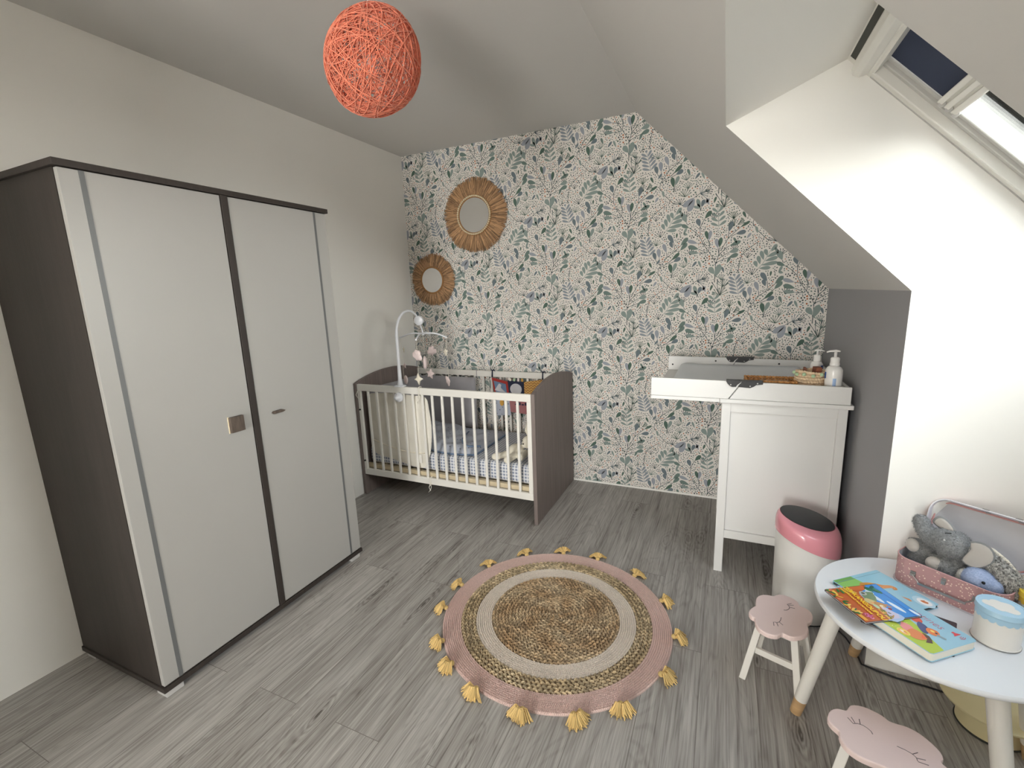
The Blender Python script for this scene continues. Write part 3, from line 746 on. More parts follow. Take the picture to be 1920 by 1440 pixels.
def dens(ol, k=3):
    o = []
    for i in range(len(ol)):
        p0, p1, p2, p3 = ol[i - 1], ol[i], ol[(i + 1) % len(ol)], ol[(i + 2) % len(ol)]
        for s_ in range(k):
            u = s_ / k
            o.append(tuple(.5 * ((2 * p1[a]) + (-p0[a] + p2[a]) * u + (2 * p0[a] - 5 * p1[a] + 4 * p2[a] - p3[a]) * u * u + (-p0[a] + 3 * p1[a] - 3 * p2[a] + p3[a]) * u ** 3) for a in (0, 1)))
    return o
pillow(dens(ol), lambda x, y, h: (x, -.748 + h, y), .022, .5, 10, .004, 4).build('bag', 'cream_cloth', t, smooth=True)
b = MB(); b.tube([(.11 + .46 * k / 12, -.759, .435 - .05 * sin(k / 12 * 2.2) - .02 * k / 12) for k in range(13)], .004, 6); b.tube([(.585, -.758, .35 + .05 * k) for k in range(4)], .002, 6); b.build('piping', 'cream_star', t, smooth=True)
b = MB(); b.box((.505, -.765, .300), (.545, -.7615, .362)); b.build('care_label', 'white_crib', t, bevel=.003)
# folded blanket on the mattress
t = None
N1, N2 = 30, 22; b = MB(); vs = []
for i in range(N1 + 1):
    for j in range(N2 + 1):
        u, v = i / N1, j / N2; x = .17 + .76 * u; y = -.16 - .50 * v + .05 * sin(u * 5 + 1)
        e = min(u, 1 - u, v, 1 - v); z = .372 + .050 * min(1, (e / .09)) ** .5 + .012 * sin(u * 17 + v * 5) * sin(v * 9 + u * 3) * min(1, e * 8)
        vs.append((x, y, z))
fs = [(i * (N2 + 1) + j, (i * (N2 + 1) + j + 1), (i + 1) * (N2 + 1) + j + 1, (i + 1) * (N2 + 1) + j) for i in range(N1) for j in range(N2)]
fs = [f[::-1] for f in fs]
b.add(vs, fs); o = b.build('blanket', 'blanket_dots', None, origin=(.55, -.4, .37), smooth=True)
b = MB(); rim = [vs[i * (N2 + 1) + N2] for i in range(N1 + 1)]; rim += [vs[N1 * (N2 + 1) + j] for j in range(N2, -1, -1)]
b.tube([(x, y, z + .004) for x, y, z in rim], .006, 6); bo = b.build('binding', 'bluegrey', o, smooth=True)
b = MB(); b.tube([(.70, -.36, .43), (.72, -.45, .432), (.75, -.55, .43), (.80, -.62, .425), (.86, -.64, .42), (.93, -.60, .415)], .006, 6); b.build('fold_edge', 'bluegrey', o, smooth=True)
tag(o, 'grey blue speckled blanket folded flat on the gingham mattress', 'blanket')

# ------------------------------------------------------------------ plush helper
def plush(name, blobs, m, parent, voxel=.005, fur=0, flen=.006, cols=None, seed=0, origin=None, smoothit=6, attr=False):
    """blobs: (centre, radii, rotation matrix or None) or ('t', [points], [radii])"""
    b = MB()
    for q in blobs:
        if q[0] == 't':
            pts = [Vector(p) for p in q[1]]; P = []; Rr = []
            for i in range(len(pts) - 1):
                for k in range(5):
                    u = k / 5; P.append(pts[i].lerp(pts[i + 1], u)); Rr.append(q[2][i] * (1 - u) + q[2][i + 1] * u)
            P.append(pts[-1]); Rr.append(q[2][-1])
            for p, r in zip(P, Rr): b.ell(p, (r, r, r), None, 12)
        else: b.ell(q[0], q[1], q[2] if len(q) > 2 else None, 18)
    me = bpy.data.meshes.new('tmp'); me.from_pydata(b.v, [], b.f); tmp = bpy.data.objects.new('tmp', me); COL.objects.link(tmp)
    md = tmp.modifiers.new('r', 'REMESH'); md.mode = 'VOXEL'; md.voxel_size = voxel
    ms = tmp.modifiers.new('s', 'SMOOTH'); ms.factor = .6; ms.iterations = smoothit
    dg = bpy.context.evaluated_depsgraph_get(); ev = tmp.evaluated_get(dg).to_mesh()
    V = [v.co.copy() for v in ev.vertices]; Nn = [v.normal.copy() for v in ev.vertices]; Fs = [tuple(p.vertices) for p in ev.polygons]
    bpy.data.objects.remove(tmp)
    r = random.Random(seed); out = MB(); c0, c1 = cols if cols else ((.5, .5, .5), (.4, .4, .4))
    mixc = lambda t_: tuple(c0[i] + (c1[i] - c0[i]) * t_ for i in range(3)) + (1,)
    out.add(V, Fs, 0, mixc(.5) if cols else None)
    if cols: out.c = [mixc(r.random()) for _ in out.c]
    for _ in range(fur):
        f = Fs[r.randrange(len(Fs))]; wts = [r.random() for _ in f]; sw = sum(wts)
        p = sum((V[i] * (q / sw) for i, q in zip(f, wts)), Vector()); nn = Nn[f[0]]
        d = (nn + Vector((r.uniform(-.7, .7), r.uniform(-.7, .7), r.uniform(-1.0, .25)))).normalized()
        sdv = d.orthogonal().normalized(); sdv = (sdv * cos(r.random() * 6) + d.cross(sdv) * sin(r.random() * 6)) * flen * .10
        L = flen * r.uniform(.6, 1.2); out.add([p - sdv, p + sdv, p + d * L], [(0, 1, 2)], 0, mixc(r.random()) if cols else None)
    o = out.build(name, m, parent, origin, smooth=True)
    return o

# rabbit plush in the crib
t = thing('plush_rabbit', 'cream plush rabbit slumped in the right corner of the crib', 'soft toy', (1.25, -.60, .367))
RS = Vector((-.045, -.055, .0))
def rs(q): return (q[0] + RS.x, q[1] + RS.y, q[2] + RS.z)
plush('body', [(rs((1.245, -.545, .415)), (.055, .05, .045)), (rs((1.315, -.50, .465)), (.042, .04, .045)), ('t', [rs((1.21, -.58, .40)), rs((1.17, -.625, .395)), rs((1.135, -.645, .392))], [.026, .022, .024]),
      ('t', [rs((1.26, -.60, .40)), rs((1.235, -.665, .388))], [.026, .026]), ('t', [rs((1.32, -.56, .41)), rs((1.31, -.62, .40))], [.024, .026]), (rs((1.33, -.43, .43)), (.03, .06, .03))], 'whitep', t, .006, 900, .006)
plush('ear', [('t', [rs((1.325, -.49, .50)), rs((1.315, -.50, .55)), rs((1.325, -.51, .60))], [.014, .022, .012])], 'whitep', t, .005)
plush('ear', [('t', [rs((1.345, -.47, .50)), rs((1.352, -.45, .55)), rs((1.352, -.45, .585))], [.014, .020, .012])], 'whitep', t, .005)
b = MB(); b.ell(rs((1.285, -.532, .482)), (.004,) * 3, None, 10); b.ell(rs((1.297, -.541, .463)), (.005,) * 3, None, 10); b.build('face', 'eye', t, smooth=True)

# activity cloth hung on the back rail
t = thing('activity_cloth', 'patchwork baby activity cloth with animals tied to the back rail of the crib', 'baby toy', (.98, -.062, .8))
YC = -.066
def patch(nm, pts, m, th=.010, y=YC, bul=.5): return pillow(dens(pts, 2), lambda x, z, h: (x, y + h, z), th, bul, 4).build(nm, m, t, smooth=True)
def flat(nm, pts, m, y, th=.002):
    b = MB(); b.prism(pts[::-1], lambda x, z, h: (x, y - h, z), 0, th); return b.build(nm, m, t)
flat('red_panel', [(.765, .800), (.905, .772), (.915, .640), (.785, .665)], 'red', YC)
flat('shark_patch', [(.782, .775), (.888, .752), (.897, .660), (.80, .68)], 'bluegrey', YC - .002)
flat('shark_shape', [(.790, .70), (.83, .755), (.85, .745), (.845, .72), (.885, .685), (.83, .69)], 'lilac2', YC - .004)
flat('navy_panel', [(.905, .782), (1.045, .776), (1.05, .600), (.905, .600)], 'navyc', YC + .001)
flat('whale_patch', [(.975 + .050 * cos(k * pi / 10), .715 + .045 * sin(k * pi / 10)) for k in range(20)], 'lilac2', YC - .002)
flat('chevron_panel', [(1.045, .776), (1.195, .800), (1.185, .62), (1.045, .62)], 'chevron', YC)
flat('rose_panel', [(.915, .64), (1.075, .65), (1.065, .52), (.925, .53)], 'rose', YC - .0065)
flat('grey_panel', [(.785, .665), (.915, .64), (.925, .50), (.80, .49)], 'blanket_dots', YC - .001)
flat('yellow_bird', [(.850 + .018 * cos(k * pi / 5), .60 + .026 * sin(k * pi / 5)) for k in range(10)], 'mustard', YC - .005, .006)
for k in range(5):
    b = MB(); b.box((.965 + .028 * k, YC - .010, .590), (.985 + .028 * k, YC - .0085, .600 + (k % 2) * .012)); b.build('printed_row', 'navyc', t)
for k in range(4): b = MB(); b.box((.92 + .034 * k, YC - .002, .778), (.935 + .034 * k, YC, .800)); b.build('fabric_tag', ['cream_star', 'pomgreen', 'pink_cloth', 'mustard'][k], t)
for x in (.765, 1.195):
    b = MB()
    b.tube([(x, CY1 - .040, .80), (x, CY1 - .038, .852), (x, CY1 - .024, .856), (x, CY1 - .010, .852), (x, CY1 - .010, .80)], .004, 6)
    b.tube([(x, CY1 - .039, .85), (x + .02, CY1 - .046, .862), (x + .03, CY1 - .05, .85)], .003, 6); b.tube([(x, CY1 - .039, .85), (x - .012, CY1 - .046, .872)], .003, 6); b.tube([(x, CY1 - .04, .86), (x, YC, .80)], .003, 6)
    b.build('tie', 'navyc', t, smooth=True)

# ------------------------------------------------------------------ MOBILE
t = thing('baby_mobile', 'white baby mobile arm with hanging felt clouds and stars on the crib rail', 'mobile', (.42, -.775, .85))
b = MB(); base = (.42, -.776)
pts = [(.42, -.776, .853), (.4205, -.776, .90), (.421, -.776, 1.0), (.422, -.776, 1.20)]; rr = [.021, .014, .0115, .0105]
for k in range(1, 11):
    a = pi * k / 10 * .78; pts.append((.422, -.776 + .145 * (1 - cos(a)), 1.20 + .160 * sin(a))); rr.append(.0095 - .0003 * k)
b.tube(pts, rr, 12); b.build('arm', 'mob_white', t, smooth=True)
b = MB(); b.box((.385, -.802, .8485), (.455, -.755, .858)); b.build('bracket', 'mob_white', t, bevel=.003)
b = MB(); b.lathe((.412, -.787, .776), [(.034, 0), (.034, .012), (.028, .020), (.020, .022), (.019, .034), (.013, .038), (.012, .046), (.005, .049)], 24, ax=(0, -1, 0)); b.build('clamp_knob', 'mob_white', t, smooth=True); 
b = MB(); b.obox((.437, -.497, 1.284), (.030, 0, 0), (0, .030, 0), (0, 0, .001)); 
b = MB(); b.lathe((.430, -.52, 1.284), [(.030, -.014), (.034, -.010), (.034, .010), (.030, .014)], 28, ax=(-.15, 1, .1)); b.build('motor', 'mob_white', t, smooth=True)
HUB = Vector((.464, -.53, 1.19))
b = MB(); b.tube([(.436, -.52, 1.26), (.462, -.53, 1.21), tuple(HUB)], .005, 8); b.ell(HUB, (.012, .012, .012), None, 12); b.build('hub', 'mob_white', t, smooth=True)
ends = [(.286, -.56, 1.165), (.539, -.72, 1.167), (.638, -.50, 1.163), (.40, -.36, 1.167)]
for e in ends:
    e = Vector(e); b = MB(); b.tube([HUB.lerp(e, k / 6) + Vector((0, 0, .016 * sin(pi * k / 6))) for k in range(7)], .0055, 8); b.ell(e, (.008, .008, .008), None, 10); b.build('cross_arm', 'mob_white', t, smooth=True)
def star_ol(r, r2=.5, n=5): return [(r * (1 if k % 2 == 0 else r2) * sin(pi * k / n), r * (1 if k % 2 == 0 else r2) * cos(pi * k / n)) for k in range(2 * n)][::-1]
def cloud_ol(r):
    o = []
    for cx, cy, q, a0, a1 in ((-.6, -.15, .38, 90, 250), (0, -.35, .35, 215, 325), (.6, -.15, .38, -70, 80), (.25, .3, .38, -10, 110), (-.3, .25, .36, 60, 180)):
        for k in range(6): a = radians(a0 + (a1 - a0) * k / 5); o.append((r * (cx + q * cos(a)), r * (cy + q * sin(a))))
    return o
def hang(kind, c, r, m, yaw, roll=0, str_top=None):
    c = Vector(c); ol = star_ol(r) if kind == 'star' else star_ol(r, .45, 4) if kind == 'spark' else cloud_ol(r) if kind == 'cloud' else [(r * .75 * sin(k * pi / 8), r * cos(k * pi / 8)) for k in range(16)][::-1]
    cy_, sy_ = cos(yaw), sin(yaw); cr, sr = cos(roll), sin(roll)
    fn = lambda x, y, h: (c.x + (x * cr - y * sr) * cy_ + h * sy_, c.y - (x * cr - y * sr) * sy_ * -1 * -1 - h * cy_, c.z + (x * sr + y * cr))
    pillow(ol, fn, r * .75, .6, 5).build({'star': 'star', 'spark': 'star', 'cloud': 'cloud', 'drop': 'moon'}[kind], m, t, smooth=True)
for args in [('star', (.305, -.56, 1.075), .030, 'cream_star', .6, .1), ('star', (.303, -.56, .958), .030, 'pink_cloth', .5, .2), ('drop', (.303, -.56, .852), .034, 'pink_cloth', .3, 0), ('cloud', (.539, -.72, 1.062), .055, 'pink_cloth', .3, -.25),
             ('spark', (.536, -.72, .896), .044, 'cream_star', .2, .1), ('drop', (.457, -.52, .978), .050, 'pink_cloth', 1.2, 0), ('star', (.463, -.47, .887), .042, 'pink_cloth', .1, -.2), ('cloud', (.412, -.36, 1.047), .052, 'pink_cloth', .2, .15),
             ('star', (.626, -.50, 1.055), .036, 'cream_star', .5, .1), ('cloud', (.631, -.50, .848), .042, 'pink_cloth', .5, -1.0)]: hang(*args)
for a, z1 in ((ends[0], .86), (ends[1], .90), (ends[2], .86), ((.40, -.36, 1.167), 1.06)):
    b = MB(); b.tube([(a[0], a[1], a[2]), ((a[0] * 3 + .303 * 0 + a[0]) / 4, a[1], (a[2] + z1) / 2), (a[0], a[1], z1)], .0011, 5); b.build('string', 'thread', t)
b = MB(); b.tube([HUB, (.460, -.52, .90)], .0011, 5); b.build('string', 'thread', t)

# ------------------------------------------------------------------ CHANGING TABLE
A0, A1, B0, B1 = 2.444, 2.951, -.908, -.112
t = thing('changing_table', 'white changing table with fold-out top beside the wallpapered wall', 'changing table', ((A0 + A1) / 2, (B0 + B1) / 2, 0))
for x0, x1 in ((A0, A0 + .040), (A1 - .036, A1)):
    for y0, y1 in ((B0, B0 + .04), (B1 - .04, B1)):
        b = MB(); b.box((x0, y0, 0), (x1, y1, .898)); b.build('leg', 'white', t, bevel=.002)
for y0, y1 in ((B0 + .004, B0 + .026), (B1 - .026, B1 - .004)):
    b = MB(); b.box((A0 + .040, y0, .852), (A1 - .036, y1, .898)); b.box((A0 + .040, y0, .190), (A1 - .036, y1, .232)); b.box((A0 + .04, y0 + (.012 if y0 < -.5 else -.0), .232), (A1 - .036, y1 - (.0 if y0 < -.5 else .012), .852))
    b.build('side_panel', 'white', t, bevel=.001)
for z in (.20, .43, .66):
    b = MB(); b.box((A0 + .012, B0 + .027, z), (A1 - .04, B1 - .027, z + .018)); b.build('shelf', 'white', t, bevel=.001)
b = MB(); b.box((A1 - .012, B0 + .042, .19), (A1 - .004, B1 - .042, .89)); b.build('back_panel', 'white', t)
b = MB(); b.box((A0 - .010, B0 - .016, .898), (A1 + .016, B1 + .012, .918)); b.build('top_board', 'white', t, bevel=.003)
YF0, YF1 = -.922, -.104   # rims
for y0, y1 in ((YF0, YF0 + .016), (YF1 - .016, YF1)):
    b = MB(); b.prism([(2.474, .919), (2.954, .919), (2.954, .998), (2.530, 1.004)], lambda x, z, h: (x, (y0 if h == 0 else y1), z), 1, 0); b.build('tray_rim', 'white', t, bevel=.002)
b = MB(); b.box((2.940, YF0 + .017, .919), (2.954, YF1 - .017, .992)); b.build('tray_rim', 'white', t, bevel=.002)
# the part folded out to the left
b = MB(); b.box((2.113, YF0, .900), (2.433, YF1, .918)); fb = b.build('fold_out_board', 'white', t, bevel=.002)
for y0, y1 in ((YF0, YF0 + .016), (YF1 - .016, YF1)):
    b = MB(); b.prism([(2.113, .919), (2.469, .919), (2.526, 1.004), (2.46, 1.006), (2.113, 1.010)], lambda x, z, h: (x, (y0 if h == 0 else y1), z), 1, 0); b.build('side_rim', 'white', fb, bevel=.0015)
def bracket(y, s_):
    pl_ = [(2.458, 1.012), (2.458, 1.004), (2.464, .994), (2.474, .984), (2.484, .979), (2.500, .980), (2.506, .990), (2.520, 1.002), (2.520, 1.012)]
    pr_ = [(2.524, 1.010), (2.522, 1.000), (2.512, .988), (2.508, .980), (2.560, .977), (2.575, .984), (2.585, .992), (2.612, .996), (2.612, 1.008)]
    for p in (pl_, pr_):
        b = MB(); b.prism(p, lambda x, z, h: (x, y + h * s_, z), 0, .004); b.box((min(q[0] for q in p), min(y - .002, y + .020 * -s_), 1.0065), (max(q[0] for q in p), max(y, y + .018 * -s_), 1.0125)); b.build('hinge', 'black', t)
    for x, z in ((2.478, .990), (2.560, .986), (2.590, 1.0)):
        b = MB(); b.lathe((x, y + .004 * s_, z), [(.003, 0), (.003, .001)], 10, ax=(0, s_, 0)); b.build('screw', 'metal', t)
bracket(YF0, -1); bracket(YF1 - .016 + 0, -1)
for x, z in ((2.139, .955), (2.398, .984), (2.75, .975)):
    b = MB(); b.lathe((x, YF1 - .0155, z), [(.0055, 0), (.0055, .001)], 14, ax=(0, -1, 0)); b.build('peg_hole', 'black', t)
# changing pad
b = MB(); nu, nv = 36, 18; vs = []
for i in range(nu + 1):
    for j in range(nv + 1):
        u, v = i / nu, j / nv; x = 2.175 + .70 * u; y = -.885 + .755 * v
        side = abs(2 * v - 1); e = min(1, min(u, 1 - u) / .08); ee = min(1, min(v, 1 - v) / .07)
        z = .922 + (.020 + .042 * side ** 3 + .010 * max(0, 1 - u * 6)) * (e * (2 - e)) ** .5 * (ee * (2 - ee)) ** .5 + .003 * sin(u * 31 + v * 4) * sin(v * 7) * e * ee
        vs.append((x, y, z))
b.add(vs, [(i * (nv + 1) + j, (i + 1) * (nv + 1) + j, (i + 1) * (nv + 1) + j + 1, i * (nv + 1) + j + 1) for i in range(nu) for j in range(nv)])
tag(b.build('changing_pad', 'grey_vinyl', None, origin=(2.5, -.5, .922), smooth=True), 'pale grey wipe-clean changing pad lying in the changing table tray', 'changing pad')
# wicker tray and wipes
def braid_rect(b, x0, y0, x1, y1, z, r, m=0, step=.013):
    per = []; 
    def seg(a, c):
        n = max(2, int(math.dist(a, c) / step)); return [(a[0] + (c[0] - a[0]) * k / n, a[1] + (c[1] - a[1]) * k / n) for k in range(n)]
    P = seg((x0, y0), (x1, y0)) + seg((x1, y0), (x1, y1)) + seg((x1, y1), (x0, y1)) + seg((x0, y1), (x0, y0))
    for k, (x, y) in enumerate(P):
        qx, qy = P[(k + 1) % len(P)]; a = atan2(qy - y, qx - x) + (.45 if k % 2 else -.45)
        b.ell((x, y, z), (step * .85, r * .7, r), Matrix.Rotation(a, 3, 'Z'), 8, m)
t = thing('wicker_tray', 'shallow braided wicker tray on the changing pad', 'tray', (2.645, -.80, .955))
b = MB()
for z in (.960, .973, .986, .999): braid_rect(b, 2.545, -.862, 2.752, -.735, z, .0075)
b.build('rim', 'wicker', t, smooth=True)
b = MB(); b.box((2.545, -.862, .951), (2.752, -.735, .956)); b.build('base', 'wicker', t)
b = MB(); b.box((2.60, -.845, .957), (2.74, -.75, .990)); o = b.build('wipes_packet', 'wipes', None, origin=(2.66, -.80, .957), bevel=.012, seg=3); tag(o, 'pale plastic packet of baby wipes lying in the wicker tray', 'packet')
# crochet basket with pompoms
t = thing('crochet_basket', 'small beige crochet basket with pale green pompoms behind the tray rim', 'basket', (2.812, -.800, .948))
b = MB(); BC = Vector((2.812, -.800, 0))
for k in range(7):
    z = .960 + .0142 * k; R_b = .056 + .004 * sin(k / 6 * pi); n = 30
    for i in range(n):
        a = 2 * pi * (i + .5 * (k % 2)) / n
        b.ell((BC.x + R_b * cos(a), BC.y + R_b * sin(a), z + (.004 * sin(2 * a) if k == 6 else 0)), (.0095, .0045, .0062), Matrix.Rotation(a + pi / 2, 3, 'Z') @ Matrix.Rotation(.5, 3, 'Y'), 8)
b.lathe((BC.x, BC.y, .949), [(.050, 0), (.055, .004), (.054, .097), (.050, .097), (.051, .006), (.001, .005)], 32)
b.build('basket_wall', 'crochet', t, smooth=True)
for i in range(11):
    a = 2 * pi * i / 11 + .2; b = MB(); b.ell((BC.x + .064 * cos(a), BC.y + .064 * sin(a), 1.036 + .003 * sin(i * 3)), (.0085, .0085, .0085), None, 10); b.build('pompom', 'pomgreen', t, smooth=True)
b = MB(); b.box((2.785, -.818, .956), (2.795, -.775, 1.062)); b.obox((2.835, -.80, 1.012), (.012, .004, 0), (-.005, .02, 0), (.004, 0, .055)); o = b.build('sachet', 'brown_bottle', None, origin=(2.81, -.8, .956), bevel=.002); tag(o, 'brown paper sachets poking out of the crochet basket', 'packet')
def pump_bottle(x, y, z, s, rz, label, stripe):
    t = thing('pump_bottle', label, 'bottle', (x, y, z), rz, 'lotion pump bottles')
    loc = lambda p: tuple(MW[t.name] @ Vector(p))
    b = MB(); b.lathe((x, y, z), [(.026 * s, 0), (.029 * s, .004), (.0295 * s, .10 * s), (.029 * s, .118 * s), (.024 * s, .128 * s), (.016 * s, .134 * s)], 32); b.build('body', 'bottle', t, smooth=True)
    b = MB(); b.lathe((x, y, z + .134 * s), [(.017 * s, 0), (.017 * s, .010 * s), (.0155 * s, .013 * s), (.0155 * s, .030 * s), (.012 * s, .034 * s), (.005 * s, .035 * s), (.005 * s, .054 * s)], 28); b.build('collar', 'bottle', t, smooth=True)
    b = MB(); q = MB()
    P = [(-.030 * s, 0, .187 * s), (-.020 * s, 0, .191 * s), (0, 0, .193 * s), (.014 * s, 0, .191 * s)]; b.tube([loc(p) for p in P], [.0045 * s, .006 * s, .009 * s, .006 * s], 10, flat=.6); b.build('pump_head', 'bottle', t, smooth=True)
    # printed label on the side
    n = 10; vs = []
    for k in range(n + 1):
        a = radians(stripe[0] + (stripe[1] - stripe[0]) * k / n)
        for zz in (stripe[2], stripe[3]): vs.append((x + .0298 * s * cos(a), y + .0298 * s * sin(a), z + zz * s))
    b = MB(); b.add(vs, [(2 * k, 2 * k + 2, 2 * k + 3, 2 * k + 1) for k in range(n)]); b.build('label', 'label_blue', t, smooth=True)
    b = MB(); vs = []
    for k in range(n + 1):
        a = radians(-104 + 22 * k / n)
        for zz in (.02, .088): vs.append((x + .0298 * s * cos(a), y + .0298 * s * sin(a), z + zz * s))
    b.add(vs, [(2 * k, 2 * k + 2, 2 * k + 3, 2 * k + 1) for k in range(n)]); b.build('label', 'label_pale', t, smooth=True)
pump_bottle(2.893, -.860, .930, 1.14, 0, 'white pump bottle nearest the front rim of the changing table', (150, 205, .085, .11))
pump_bottle(2.851, -.695, .955, .92, pi, 'white pump bottle behind the crochet basket', (-60, -10, .08, .115))

# ------------------------------------------------------------------ BIN
BX, BY = 2.812, -1.090
t = thing('diaper_bin', 'white round bin with pink band and black oval lid', 'bin', (BX, BY, 0))
R0 = .122
def cut(a): return .343 - .042 * cos(a) - .006 * sin(a)     # lower edge of the pink collar, lower on the right
def bin_shell(name, m, fz0, fz1, prof, seg=64, n=10):
    pass
seg = 64; b = MB(); vs = []
prof = [0, .25, .5, .75, 1]
for q in prof:
    for k in range(seg):
        a = 2 * pi * k / seg; z = .006 + (cut(a) - .006) * q; r = R0 * (.955 + .045 * q); vs.append((BX + r * cos(a), BY + r * sin(a), z))
fs = [(i * seg + k, i * seg + (k + 1) % seg, (i + 1) * seg + (k + 1) % seg, (i + 1) * seg + k) for i in range(4) for k in range(seg)] + [tuple(reversed(range(seg)))]
b.add(vs, fs); b.build('body', 'bin_white', t, smooth=True)
b = MB(); b.lathe((BX, BY, 0), [(R0 * .93, 0), (R0 * .965, .003), (R0 * .965, .007)], 48); b.build('base_ring', 'black', t, smooth=True)
# pink collar: from the slanted lower edge over a rounded shoulder to the tilted oval opening
def rim(a):       # opening ellipse
    ex, ey = .104, .088; x = BX - .006 + ex * cos(a); y = BY + .012 + ey * sin(a); z = .440 - .020 * cos(a) + .008 * sin(a); return Vector((x, y, z))
b = MB(); vs = []; NP = 12
for i in range(NP + 1):
    u = i / NP
    for k in range(seg):
        a = 2 * pi * k / seg; p0 = Vector((BX + (R0 + .004) * cos(a), BY + (R0 + .004) * sin(a), cut(a) - .001)); p3 = rim(a)
        p1 = p0 + Vector((.002 * cos(a), .002 * sin(a), .06)); p2 = Vector((BX + (R0 + .002) * cos(a), BY + (R0 + .002) * sin(a), p3.z - .012))
        vs.append(p0 * (1 - u) ** 3 + p1 * 3 * u * (1 - u) ** 2 + p2 * 3 * u * u * (1 - u) + p3 * u ** 3)
b.add(vs, [(i * seg + k, i * seg + (k + 1) % seg, (i + 1) * seg + (k + 1) % seg, (i + 1) * seg + k) for i in range(NP) for k in range(seg)])
b.build('collar', 'bin_pink', t, smooth=True)
b = MB(); vs = []
for i in range(6):
    q = 1 - i / 6
    for k in range(seg):
        a = 2 * pi * k / seg; c = Vector((BX - .006, BY + .012, .440)); p = rim(a); vs.append(c + (p - c) * q * .985 + Vector((0, 0, .006 * (1 - q ** 2) + .001)))
vs.append((BX - .006, BY + .012, .447))
b.add(vs, [(i * seg + k, i * seg + (k + 1) % seg, (i + 1) * seg + (k + 1) % seg, (i + 1) * seg + k) for i in range(5) for k in range(seg)] + [(5 * seg + k, 5 * seg + (k + 1) % seg, 6 * seg) for k in range(seg)])
b.build('lid', 'bin_black', t, smooth=True)
b = MB(); b.tube([(2.90, -1.17, .004), (2.935, -1.19, .004), (2.955, -1.23, .004), (2.972, -1.30, .004), (2.978, -1.37, .004), (3.02, -1.385, .004), (3.08, -1.40, .004), (3.16, -1.405, .004), (3.25, -1.42, .004), (3.4, -1.44, .004), (3.55, -1.45, .004)], .0032, 8)
tag(b.build('cable', 'cord', None, origin=(3.1, -1.39, 0), smooth=True), 'black electric cable running along the floor behind the white table', 'cable')

# ------------------------------------------------------------------ RUG
RC = Vector((1.797, -1.547, 0))
t = thing('round_rug', 'round braided rug in pink, cream and jute rings with mustard tassels', 'rug', tuple(RC))
def ring_mesh(name, r0, r1, pitch, step, cols, hgt, base, mname, skew=.5, seed=0, var=.25, wf=.24):
    r_ = random.Random(seed); b = MB(); nr = max(1, round((r1 - r0) / pitch)); pp = (r1 - r0) / nr; prev = None
    jit = lambda c, q=1: tuple(max(0, x * q) for x in c) + (1,)
    seg = 96; vs = []
    zz = hgt * .35
    for rr in (r0, r1):
        for k in range(seg): a = 2 * pi * k / seg; vs.append((RC.x + rr * cos(a), RC.y + rr * sin(a), zz))
    for k in range(seg): a = 2 * pi * k / seg; vs.append((RC.x + (r1 + (.001 if r1 > .5 else 0)) * cos(a), RC.y + (r1 + (.001 if r1 > .5 else 0)) * sin(a), .0003))
    if r0 < .01: vs = vs[seg:]; b.add(vs, [tuple(range(seg))] + [(k, seg + k, seg + (k + 1) % seg, (k + 1) % seg) for k in range(seg)], 0, jit(base))
    else: b.add(vs, [(k, seg + k, seg + (k + 1) % seg, (k + 1) % seg) for k in range(seg)] + [(seg + k, 2 * seg + k, 2 * seg + (k + 1) % seg, seg + (k + 1) % seg) for k in range(seg)], 0, jit(base))
    for i in range(nr):
        rc = r0 + pp * (i + .5); n = max(5, int(2 * pi * rc / step)); ph = r_.uniform(0, 1)
        for half in (-1, 1):
            for k in range(n):
                a = 2 * pi * (k + ph + (.5 if half > 0 else 0)) / n; c = cols[0]; q = r_.uniform(1 - var, 1 + var)
                tn = .5 + .5 * sin(a * 2.3 + rc * 17) * sin(a * 5.1 - rc * 31 + seed); c = tuple(cols[0][z] * (1 - tn) + cols[1][z] * tn for z in range(3))
                rad = rc + half * pp * .20; u = Vector((-sin(a), cos(a), 0)); v = Vector((cos(a), sin(a), 0))
                du = (u + v * skew * half).normalized(); dv = Vector((-du.y, du.x, 0)) * -1
                L = step * .62; W_ = pp * wf; p = Vector((RC.x, RC.y, 0)) + v * rad + Vector((0, 0, hgt * .32)); up = Vector((0, 0, hgt * .68 * r_.uniform(.8, 1.1)))
                b.add([p - du * L, p - dv * W_, p + du * L, p + dv * W_, p - du * L * .45 + up, p - dv * W_ * .45 + up, p + du * L * .45 + up, p + dv * W_ * .45 + up],
                      [(0, 1, 5, 4), (1, 2, 6, 5), (2, 3, 7, 6), (3, 0, 4, 7), (4, 5, 6, 7)], 0, jit(c, q))
    b.v = [(x, y, z) for x, y, z in b.v]
    o = b.build(name, mname, t); return o
JU = ((.52, .41, .27), (.40, .27, .15)); JD = (.16, .105, .06)
ring_mesh('jute_centre', 0.0, .287, .0150, .0175, JU, .013, JD, 'jute', .6, 1, .45)
ring_mesh('cream_ring', .287, .358, .0088, .0070, ((.78, .71, .64), (.75, .68, .61)), .011, (.55, .50, .45), 'jute', .5, 2, .06, .26)
ring_mesh('jute_ring', .358, .425, .0170, .0200, ((.54, .44, .29), (.42, .32, .19)), .013, JD, 'jute', .6, 3, .4)
ring_mesh('pink_ring', .425, .507, .0082, .0070, ((.74, .57, .53), (.71, .54, .49)), .010, (.52, .39, .35), 'jute', .5, 4, .06, .26)
tas = [126.4, 104.5, 81.2, 57.2, 32.9, 5.9, -19.7, -43.7, -63.0, -83.7, -105.8, -124.1, -139.5, -163.0, 176.8, 152.0]
